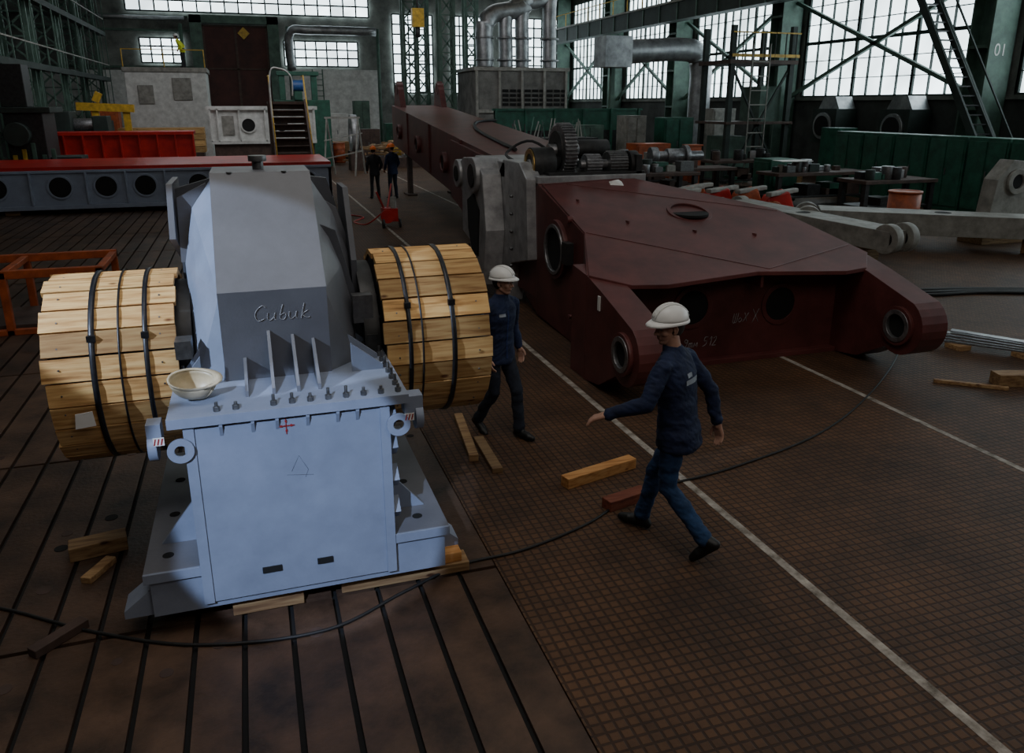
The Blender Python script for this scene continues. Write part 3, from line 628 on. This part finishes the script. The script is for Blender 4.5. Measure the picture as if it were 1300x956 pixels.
for i in range(14): k.box(5.0,5.7,61.42,61.48,.3+i*.38,.36+i*.38,TEAL)
k.done()
b=B('overhead_crane'); b.box(-7.8,22.6,44.0,44.6,10.2,11.2,YEL); b.box(-7.8,22.6,42.0,42.6,10.2,11.2,YEL); b.box(8.0,10.0,42,44.6,11.2,12,YEL)
b.cyl((9,43,11.3),(9,43,8.4),.03,DARK); b.box(8.7,9.3,42.8,43.2,7.0,7.9,YEL); b.cyl((9,43,7.9),(9,43,8.4),.05,DARKM); b.cyl((9,43,7.0),(9,43,6.5),.12,DARKM); b.done()
for i,(X,Y) in enumerate(((9.6,50),(11.6,56),(11.0,46.5),(14.5,54))): lattice(X,Y,12.1,.8,.6,'lattice_post')
b=B('furnace_block'); b.box(12.6,18.2,45,49,0,5.2,CONC); b.box(12.5,18.3,44.9,49,5.0,5.2,BEIGE)
for j in range(4):
    for i in range(9): b.box(14.2+i*.45,14.55+i*.45,44.92,45,3.1+j*.25,3.25+j*.25,DARK)
b.box(12.6,18.2,44.9,45,2.7,2.9,BEIGE)
for i in range(5): b.box(12.6+i*1.35,12.75+i*1.35,44.88,45,0,5,BEIGE)
b.done(.02)
b=B('exhaust_pipes')
for i,X in enumerate((13.6,14.9,15.9,17.6)):
    H=8.2+.5*i
    b.tube(catmull([(X,46.5,5.2),(X,46.5,6.2),(X,46.5,H-.8),(X+.5,46.5,H-.1),(X+1.3,46.5,H+.1),(X+2.2,46.5,H+.3),(X+2.6,46.5,H+1),(X+2.7,46.5,12)],6),.40 if i else .5,SILV,18)
    for z in (5.6,6.8): b.ring((X,46.5,z),(X,46.5,z+.1),.56,.38,SILV)
b.done()
b=B('green_screen'); b.box(11,18.4,36,36.15,2.0,2.95,GREEN); b.box(10.9,18.5,35.95,36.2,2.9,3.0,GREEN)
for i in range(6): b.box(11+i*1.45,11.1+i*1.45,35.9,36.2,0,3,GREEN)
b.box(11,18.4,36.02,36.1,.3,2.0,DARKM); b.done()
b=B('scrap_bin')
b.box(9.5,13.5,30,31.5,0,1.9,DARKM); 
for i in range(22): X=9.8+i*.16; b.bar((X,30.5,1.9),(X+.4*random.random(),31,2.3+random.random()*.4),.04,.04,random.choice((BEIGE,GREEN,DARKM)))
b.done()
b=B('air_duct'); b.tube(catmull([(17.5,37,5.6),(19,37,5.7),(21,37,5.8),(21.9,37,5.6),(22.2,37,4.8),(22.2,37,3.5),(22.2,37,1)],6),.55,SILV,20)
b.box(16.6,18.0,36.3,37.7,4.9,6.3,SILV); b.box(17.2,17.4,36.9,37.1,0,5,TEAL); b.box(21.6,22.8,36.3,37.7,0,2.2,SILV); b.done()
b=B('service_platform')
for X in (18.8,21.6):
    for Y in (29,31): b.box(X-.1,X+.1,Y-.1,Y+.1,0,6.2,TEALD)
b.box(18.6,21.8,28.8,31.2,4.75,4.9,BROWNST); b.box(18.6,21.8,28.75,28.8,5.0,5.12,YEL); b.box(18.6,21.8,28.75,28.8,5.9,5.95,YEL); b.box(18.6,21.8,28.8,31.2,2.4,2.5,BROWNST)
for i in range(7): b.box(18.6+i*.5,18.63+i*.5,28.75,28.8,4.9,5.95,TEALD)
for i in range(9): b.box(19.5,20.3,28.6,28.64,.4+i*.55,.44+i*.55,BEIGE)
b.box(19.48,19.52,28.6,28.64,0,5.5,BEIGE); b.box(20.28,20.32,28.6,28.64,0,5.5,BEIGE)
b.box(20.4,21.4,29.2,30.6,2.5,3.9,TEAL); b.box(19,20.2,29.3,30.8,0,1.9,TEAL)
b.bar((18.8,29,0),(21.6,29,4.7),.08,.08,TEALD); b.bar((21.6,29,0),(18.8,29,4.7),.08,.08,TEALD); b.done()
b=B('steel_stair')
for X in (21.8,22.55): b.bar((X,18.4,.1),(X,24.8,9.6),.08,.25,TEALD); b.bar((X,18.4,1.2),(X,24.8,10.6),.05,.05,TEALD); b.box(X-.05,X+.05,18.3,18.6,0,.3,TEALD)
for i in range(32): t=i/32; b.box(21.8,22.55,18.4+6.4*t,18.62+6.4*t,.2+9.4*t,.24+9.4*t,DARKM)
b.box(21.75,22.65,24.6,26,9.5,9.6,DARKM); b.done()
for Y in (24.6,28.6):
    k=B('heater_fan'); k.box(23.8,24.85,Y,Y+1.5,1.6,3.0,TEALD); k.cyl((23.7,Y+.75,2.3),(23.8,Y+.75,2.3),.55,SILV,n=28); k.cyl((23.66,Y+.75,2.3),(23.72,Y+.75,2.3),.42,DARK,n=28); k.box(24.2,24.4,Y+.6,Y+.8,0,1.6,TEALD)
    k.prism([(Y+.1,3),(Y+1.4,3),(Y+1.1,3.5),(Y+.4,3.5)],'x',24,24.85,SILV); k.done()
for i in range(6):
    k=B('green_cabinet'); Y=16+i*1.45
    k.box(20.6,21.4,Y,Y+1.38,0,2.25,GREEN); k.box(20.57,20.6,Y+.06,Y+.66,.15,2.15,GREEN); k.box(20.57,20.6,Y+.72,Y+1.32,.15,2.15,GREEN); k.box(20.54,20.57,Y+.6,Y+.64,1.1,1.3,BOLT); k.done(.01)
k=B('parts_cabinet'); k.box(16.8,17.9,23.1,24.1,0,1.4,GREEN); k.box(16.75,16.8,23.2,24.0,.1,1.3,GREEN); k.box(16.9,17.8,23.05,23.1,.5,1.2,GREEN); k.done(.01)
k=B('orange_box'); k.box(15.1,15.6,25.6,26,0,1.75,ORANGE); k.box(15.05,15.65,25.55,26.05,1.75,1.8,ORANGE); k.done(.01)
for bi,(X,Y,wx) in enumerate(((12.5,24,3.6),(15.8,21.3,3.6),(10.8,22.6,3.0),(17,26.9,3.0),(12.5,27.8,3.5),(16.6,18.4,2.6))):
    k=B('workbench'); k.box(X,X+wx,Y,Y+1.2,1.0,1.1,BROWNST)
    for a in (.05,wx-.2):
        for c_ in (.05,1.0): k.box(X+a,X+a+.15,Y+c_,Y+c_+.15,0,1.0,DARKM)
    k.box(X+.1,X+wx-.1,Y+.1,Y+1.1,.3,.36,DARKM)
    if bi:
        for i in range(14):
            xx=X+.2+random.random()*(wx-.6); yy=Y+.2+random.random()*.7; r=.06+random.random()*.14; m=random.choice((DARKM,BOLT,BROWNST,CAST,TEALD,BEIGE,STEEL,GREEN))
            if random.random()<.5: k.cyl((xx,yy,1.1),(xx,yy,1.1+r*2.2),r,m)
            else: k.box(xx,xx+r*2.5,yy,yy+r*2,1.1,1.1+r*1.6,m)
    if bi==1: k.prism([(X+.2,Y+.1),(X+1.3,Y+.05),(X+1.4,Y+.7),(X+.3,Y+.8)],'z',1.45,1.47,PAPER)
    for i in range(5):
        xx=X+.2+random.random()*(wx-.8); k.box(xx,xx+.5,Y+.2,Y+.9,.36,.36+random.random()*.5,random.choice((DARKM,BROWNST,GREEN)))
    k.done(.01)
k=B('machined_shaft'); k.cyl((13,24.6,1.5),(14.9,24.4,1.5),.16,STEEL); k.cyl((13.0,24.6,1.5),(13.25,24.57,1.5),.3,STEEL); k.cyl((13.6,24.54,1.5),(14.2,24.47,1.5),.25,STEEL); k.cyl((14.2,24.47,1.5),(14.35,24.46,1.5),.36,STEEL); k.box(13.1,13.4,24.4,24.8,1.101,1.3,BROWNST); k.box(14.5,14.7,24.3,24.6,1.101,1.35,BROWNST); k.done(.01)
k=B('orange_casting_pile')
for i,(X,Y) in enumerate(((11.6,20.4),(12.5,20),(13.2,19.6),(12.2,20.9),(13.6,18.7),(11.0,19.6))):
    k.hull([(X,Y,0),(X+1,Y-.1,0),(X+1.1,Y+.7,0),(X-.1,Y+.7,0),(X+.1,Y+.1,.7),(X+.7,Y,.85),(X+.8,Y+.5,.9),(X+.2,Y+.5,.75)],ORANGE if i%3!=1 else RED2)
    k.cyl((X+.2,Y-.12,.4),(X+.2,Y+.1,.4),.22,ORANGE); k.bar((X,Y,.8),(X+1.2,Y+.4,.85),.2,.12,BEIGE)
k.done(.03)
def arm(nm,a,c,w0,h0,z,w1,h1):
    k=B(nm); a=V((*a,z));c=V((*c,z)); d=(c-a).normalized(); r=V((d.y,-d.x,0)); u=V((0,0,1))
    k.hexa([a-r*w0,a+r*w0,c+r*w1,c-r*w1,a-r*w0+u*h0,a+r*w0+u*h0,c+r*w1+u*h1,c-r*w1+u*h1],BEIGE)
    for s_ in (-1,1):
        q=a+r*w0*s_*.8-d*.25+u*h0*.55; k.ring(q-r*.12,q+r*.12,.3,.16,BEIGE); k.cyl(q-r*.1,q+r*.1,.17,DARK)
        q=c+r*w1*s_*.7-d*.1+u*h1*.6; k.ring(q-r*.1,q+r*.1,.3,.16,BEIGE); k.cyl(q-r*.08,q+r*.08,.17,DARK)
    m_=a.lerp(c,.45)+u*(h0+h1)/2; k.cyl(m_-u*.01,m_+u*.01,.18,DARK)
    for t in (.2,.8): q=a.lerp(c,t); k.box(q.x-.4,q.x+.4,q.y-.15,q.y+.15,0,z,WOOD2)
    k.done(.015)
arm('steel_rocker_arm',(11.6,17.2),(12.4,12.6),.45,.55,.35,.35,.4)
arm('steel_rocker_arm',(12.8,15.6),(17.6,12.2),.5,.5,.35,.4,.45)
k=B('pin_bracket'); k.box(16.2,17.9,14.0,14.9,.5,.62,BEIGE); k.prism([(16.5,.6),(17.6,.6),(17.6,1.9),(17.0,1.95),(16.6,1.5)],'y',14.2,14.6,BEIGE); k.ring((17.15,14.12,1.45),(17.15,14.2,1.45),.3,.17,BEIGE); k.cyl((17.15,14.16,1.45),(17.15,14.19,1.45),.17,DARK); k.box(16.3,17.8,14.1,14.8,0,.5,WOOD2); k.done(.02)
k=B('orange_drum'); k.cyl((15.6,15.9,0),(15.6,15.9,1.1),.38,ORANGE,n=28); k.ring((15.6,15.9,.5),(15.6,15.9,.55),.40,.36,ORANGE); k.ring((15.6,15.9,1.07),(15.6,15.9,1.12),.40,.34,ORANGE); k.done()
# ------------------------------------------------------------ people
def remesh(parts,vox,it=3,wr=0.,seed=0):
    bm=bmesh.new()
    for p in parts:
        kind=p[0]
        if kind=='c':
            pts=[(V(q[0]),q[1]) for q in p[1]]
            for q,r in pts: bmesh.ops.create_icosphere(bm,subdivisions=3,radius=r,matrix=Matrix.Translation(q))
            for (a,ra),(c_,rc) in zip(pts,pts[1:]):
                d=c_-a; L=d.length
                if L<1e-5: continue
                M=Matrix.Translation((a+c_)/2)@d.to_track_quat('Z','Y').to_matrix().to_4x4()
                bmesh.ops.create_cone(bm,cap_ends=True,segments=24,radius1=ra,radius2=rc,depth=L,matrix=M)
        elif kind=='e':
            M=Matrix.Translation(V(p[1]))@Matrix.Diagonal((*p[2],1)); bmesh.ops.create_icosphere(bm,subdivisions=4,radius=1,matrix=M)
        elif kind=='l':
            rs=[]; n=28
            for c_,rx,ry in p[1]:
                c_=V(c_); rs.append([bm.verts.new(c_+V((rx*math.copysign(abs(math.cos(t))**.85,math.cos(t)),ry*math.copysign(abs(math.sin(t))**.85,math.sin(t)),0))) for t in [6.28318*i/n for i in range(n)]])
            for a,c_ in zip(rs,rs[1:]):
                for i in range(n): bm.faces.new([a[i],a[(i+1)%n],c_[(i+1)%n],c_[i]])
            bm.faces.new(rs[0][::-1]); bm.faces.new(rs[-1])
    me=bpy.data.meshes.new('tmp'); bm.to_mesh(me); bm.free()
    o=bpy.data.objects.new('tmp',me); COL.objects.link(o)
    m=o.modifiers.new('r','REMESH'); m.mode='VOXEL'; m.voxel_size=vox
    m=o.modifiers.new('s','SMOOTH'); m.factor=.5; m.iterations=it
    bpy.context.view_layer.update()
    r=bpy.data.meshes.new_from_object(o.evaluated_get(bpy.context.evaluated_depsgraph_get()))
    bpy.data.objects.remove(o); bpy.data.meshes.remove(me)
    if wr:
        ns=[v.normal.copy() for v in r.vertices]
        for v,n in zip(r.vertices,ns):
            q=V((v.co.x*7,v.co.y*7,v.co.z*15+seed*7)); q2=V((v.co.x*14+3,v.co.y*14,v.co.z*30+v.co.x*20))
            v.co+=n*wr*(noise.noise(q)+.5*(1-2*abs(noise.noise(q2)))-.2)
    return r
def hand(W,d,pn,side,vox):
    d=V(d).normalized(); pn=V(pn); pn=(pn-d*pn.dot(d)).normalized(); s=d.cross(pn).normalized()*side
    P=[('c',[(V(W)-d*.02,.024),(V(W)+d*.02,.026)])]
    for o in (-.026,-.009,.009,.026): P.append(('c',[(V(W)+d*.01+s*o*.7,.016),(V(W)+d*.085+s*o,.0145)]))
    for o,L in ((-.029,.058),(-.010,.074),(.010,.080),(.029,.070)):
        b0=V(W)+d*.085+s*o; d1=(d+pn*.35).normalized(); d2=(d+pn*.95).normalized()
        b1=b0+d1*L*.5; b2=b1+d2*L*.5
        P.append(('c',[(b0,.0105),(b1,.0095),(b2,.0075)]))
    t0=V(W)+d*.025+s*.03; t1=t0+(d*.7+s*.65+pn*.25).normalized()*.04; t2=t1+(d*.95+s*.2+pn*.3).normalized()*.033
    P.append(('c',[(t0,.015),(t1,.0125),(t2,.0095)]))
    return remesh(P,vox,1)
def person(name,loc,heading,sc,pose,c,hi=True):
    b=B(name); q=1 if hi else 1.8
    ln=pose.get('lean',.02); T=lambda z:ln*max(0,(z-.93))/.52
    L={}
    for s_,k in ((-1,'L'),(1,'R')):
        L[k]=dict(hip=V((s_*.090,0,.91)),knee=V(pose['knee'+k]),ank=V(pose['ank'+k]),sh=V((s_*.180,T(1.41),1.405)),el=V(pose['el'+k]),wr=V(pose['wr'+k]),foot=V(pose.get('foot'+k,(0,1,0))).normalized())
    P=[('l',[((0,0,.80),.13,.10),((0,-.008,.88),.156,.120),((0,0,.97),.150,.112),((0,0,1.05),.135,.10)])]
    for k in 'LR':
        a=L[k]; mid=a['hip'].lerp(a['knee'],.45); cf=a['knee'].lerp(a['ank'],.35)-V((0,.014,0)); an=a['ank']+(a['knee']-a['ank']).normalized()*.02
        P.append(('c',[(a['hip'],.090),(mid,.080),(a['knee'],.062),(cf,.063),(a['ank'].lerp(a['knee'],.25),.056),(an,.062)]))
    b.addmesh(remesh(P,.010*q,3,.009 if hi else 0,1),c['trousers'])
    P=[('l',[((0,-.008,.80),.180,.140),((0,-.008,.83),.184,.146),((0,-.005,.92),.178,.140),((0,T(1.0),1.0),.164,.126),((0,T(1.12),1.12),.160,.122),((0,T(1.27),1.27),.178,.130),((0,T(1.36),1.36),.182,.120),((0,T(1.42),1.415),.162,.100),((0,T(1.46),1.455),.120,.084),((0,T(1.49),1.485),.080,.072),((0,T(1.52)+.012,1.53),.066,.066)]),
       ('c',[((-.05,T(1.45),1.465),.055),((-.12,T(1.43),1.435),.055)]),('c',[((.05,T(1.45),1.465),.055),((.12,T(1.43),1.435),.055)])]
    for k in 'LR':
        a=L[k]; m1=a['sh'].lerp(a['el'],.5); m2=a['el'].lerp(a['wr'],.5); we=a['wr']-(a['wr']-a['el']).normalized()*.012
        P.append(('c',[(a['sh'],.064),(m1,.060),(a['el'],.052),(m2,.049),(we.lerp(a['el'],.1),.041),(we,.043)]))
    jm=remesh(P,.010*q,4,.010 if hi else 0,2); b.addmesh(jm,c['jacket'])
    bv=BVHTree.FromPolygons([v.co[:] for v in jm.vertices],[p.vertices[:] for p in jm.polygons])
    def decal(cx,cz,wd,h,back,m):
        n=10; rows=[]; nr=3 if h<.1 else 24
        for j in range(nr+1):
            rw=[]
            for i in range(n+1):
                o=V((cx+wd*(i/n-.5),-1 if back else 1,cz+h*(j/nr-.5))); r=bv.ray_cast(o,V((0,1 if back else -1,0)))
                if r[0] is None: return
                rw.append(r[0]+V((0,-.004 if back else .004,0)))
            rows.append(b.vs(rw))
        for j in range(nr):
            for i in range(n): b.f([rows[j][i],rows[j][i+1],rows[j+1][i+1],rows[j+1][i]],m,True)
    for dd in pose.get('decals',()): decal(*dd)
    for s_,k in ((-1,'L'),(1,'R')):
        a=L[k]; d=(a['wr']-a['el']).normalized(); pn=V((-s_*.8,.25,0)) if 'pn'+k not in pose else V(pose['pn'+k])
        s0=d.cross(pn).normalized(); side=1 if s0.y>=0 else -1
        b.addmesh(hand(a['wr']+d*.010,d,pn,side,.0042*q),SKIN)
    for k in 'LR':
        a=L[k]; f_=a['foot']; A=a['ank']; sd=V((f_.y,-f_.x,0)).normalized(); up=sd.cross(f_).normalized()
        if up.z<0: up=-up
        P=[('c',[(A+up*.01,.05),(A-up*.035-f_*.03,.044)]),('c',[(A-up*.05-f_*.045,.038),(A-up*.045+f_*.06,.043),(A-up*.052+f_*.12,.040),(A-up*.058+f_*.175,.030)]),
           ('c',[(A-up*.045+f_*.10-sd*.012,.036),(A-up*.055+f_*.13+sd*.012,.034)])]
        sm=remesh(P,.009*q,2)
        for v in sm.vertices:
            if v.co.z<0: v.co.z=0
        b.addmesh(sm,SHOE)
    hp=V((0,T(1.62)+.025,1.645)); HM=Matrix.Translation(hp)@Matrix.Rotation(pose.get('hyaw',0),4,'Z')@Matrix.Rotation(pose.get('hpitch',0),4,'X')
    P=[('e',(0,-.008,.025),(.074,.095,.096)),('e',(0,.022,-.03),(.058,.070,.082)),('e',(0,.060,-.093),(.026,.024,.022)),
       ('c',[((0,.088,.010),.008),((0,.108,-.026),.0125)]),('c',[((-.013,.094,-.030),.008),((.013,.094,-.030),.008)]),
       ('c',[((-.038,.072,.028),.011),((0,.084,.026),.010),((.038,.072,.028),.011)]),('c',[((-.018,.083,-.057),.0075),((.018,.083,-.057),.0075)]),('c',[((-.015,.082,-.067),.0075),((.015,.082,-.067),.0075)]),
       ('e',(-.040,.058,-.025),(.022,.022,.022)),('e',(.040,.058,-.025),(.022,.022,.022)),('c',[((-.050,.0,-.055),.02),((-.02,.05,-.092),.02)]),('c',[((.050,.0,-.055),.02),((.02,.05,-.092),.02)])]
    hm=remesh(P,.0045*q,2); hm.transform(HM); b.addmesh(hm,SKIN)
    for s_ in (-1,1):
        P=[('c',[((s_*.074,.004,.016),.009),((s_*.081,-.012,.018),.009),((s_*.083,-.018,.0),.008),((s_*.078,-.010,-.024),.008),((s_*.073,.002,-.030),.008)]),('e',(s_*.076,-.004,-.006),(.005,.013,.022))]
        em=remesh(P,.004*q,1); em.transform(HM); b.addmesh(em,SKIN)
    nk=remesh([('c',[((0,T(1.45),1.45),.060),(hp+V((0,-.02,-.06)),.052)])],.01*q,2); b.addmesh(nk,SKIN)
    old=b.M; b.M=HM
    b.sphere((0,-.026,.008),(.079,.084,.088),HAIR)
    if hi:
        for x in (-.030,.030): b.sphere((x,.0775,.008),(.0135,.009,.007),EYEW,12,8); b.sphere((x,.0848,.008),(.0055,.004,.0055),EYED,10,6); b.bar((x-.016,.086,.027),(x+.016,.086,.028),.006,.005,HAIR)
        b.tube([(-.019,.0905,-.062),(0,.0935,-.061),(.019,.0905,-.062)],.002,LIP,6)
    b.M=old
    helmet(b,HM@Matrix.Translation((0,-.008,.018))@Matrix.Rotation(.08,4,'X'),c['helmet'],1.0)
    o=b.done(); o.matrix_world=Matrix.Translation(V(loc))@Matrix.Rotation(heading,4,'Z')@Matrix.Scale(sc,4)
    return o
LOGO=mat('jacket_mark',(.32,.36,.42),.8)
person('walking_worker',(2.79,4.63,0),math.radians(35),1.03,dict(lean=.07,
  kneeR=(.10,.22,.49),ankR=(.10,.30,.095),footR=(0,1,0),kneeL=(-.09,.02,.50),ankL=(-.10,-.30,.19),footL=(0,.72,-.69),
  elL=(-.32,.10,1.18),wrL=(-.43,.33,1.09),pnL=(.2,-.3,-1),elR=(.28,-.10,1.16),wrR=(.29,-.16,.92),hyaw=.95,hpitch=-.12,
  decals=((.0,1.30,.17,.035,True,LOGO),(-.03,1.345,.06,.03,True,LOGO))),dict(jacket=NAVY,trousers=JEAN,helmet=HELW))
person('approaching_worker',(2.17,7.05,0),math.radians(205),.96,dict(lean=.04,
  kneeL=(-.10,.18,.50),ankL=(-.10,.22,.095),footL=(-.1,1,0),kneeR=(.09,.04,.50),ankR=(.09,-.22,.13),footR=(.1,.9,-.4),
  elL=(-.25,-.04,1.16),wrL=(-.25,.05,.92),elR=(.25,.02,1.16),wrR=(.25,.12,.93),hyaw=.40,hpitch=-.04,
  decals=((.07,1.33,.07,.03,False,LOGO),(-.0,1.12,.014,.5,False,ROYAL))),dict(jacket=NAVY,trousers=DTROU,helmet=HELW))
st=dict(lean=.02,kneeL=(-.11,.03,.50),ankL=(-.13,0,.095),kneeR=(.11,.03,.50),ankR=(.13,0,.095),elL=(-.27,0,1.16),wrL=(-.23,.12,.97),elR=(.27,0,1.16),wrR=(.23,.12,.97),hpitch=-.15)
person('standing_worker',(4.2,28.2,0),.2,1.0,dict(st,hyaw=-.5),dict(jacket=BLKC,trousers=BLKC,helmet=HELO),False)
person('standing_worker',(4.80,28.0,0),.5,1.05,dict(st,hyaw=.5),dict(jacket=NAVY,trousers=DTROU,helmet=HELO),False)
person('hivis_worker',(-2.9,50.3,5.15),1.2,1.0,dict(st,lean=.2),dict(jacket=HIVIS,trousers=BLKC,helmet=HELW),False)
# ------------------------------------------------------------ lights
def spot(nm,loc,tgt,e,size,blend,col,rad=.1):
    l=bpy.data.lights.new(nm,'SPOT'); l.energy=e; l.spot_size=math.radians(size); l.spot_blend=blend; l.color=col; l.shadow_soft_size=rad
    o=bpy.data.objects.new(nm,l); COL.objects.link(o); o.location=loc; o.rotation_euler=(V(tgt)-V(loc)).to_track_quat('-Z','Y').to_euler()
spot('added_front_spot',(-2.0,-1.0,5.2),(.10,4.66,.84),2300,13.2,.12,(.56,.70,1.0),.04)  # added spot, cone limited to brighten the machine's front plate
spot('added_side_spot',(-4.4,3.9,4.4),(-.40,5.6,1.9),1500,20,.1,(.62,.76,1.0),.04)  # added spot from the left to brighten the tower's left faces
def area(nm,loc,tgt,e,sx,sy,col):
    l=bpy.data.lights.new(nm,'AREA'); l.shape='RECTANGLE'; l.size=sx; l.size_y=sy; l.energy=e; l.color=col
    o=bpy.data.objects.new(nm,l); COL.objects.link(o); o.location=loc; o.rotation_euler=(V(tgt)-V(loc)).to_track_quat('-Z','Y').to_euler()
area('added_fill_area',(0,3,12),(1,6,0),260,8,5,(1,.90,.80))  # added overhead fill, no fixture modelled
area('added_fill_area',(4,-4,9),(5,8,.5),190,8,4,(1,.92,.85))  # fill added behind the camera to lift the boom's recessed front
area('added_fill_area',(2,34,12.5),(2,45,2),900,14,8,(.97,.97,1))  # fill added to brighten the far end of the hall
wd=bpy.data.worlds.new('world'); S.world=wd; wd.use_nodes=True; wd.node_tree.nodes['Background'].inputs[0].default_value=(.5,.6,.7,1); wd.node_tree.nodes['Background'].inputs[1].default_value=.3
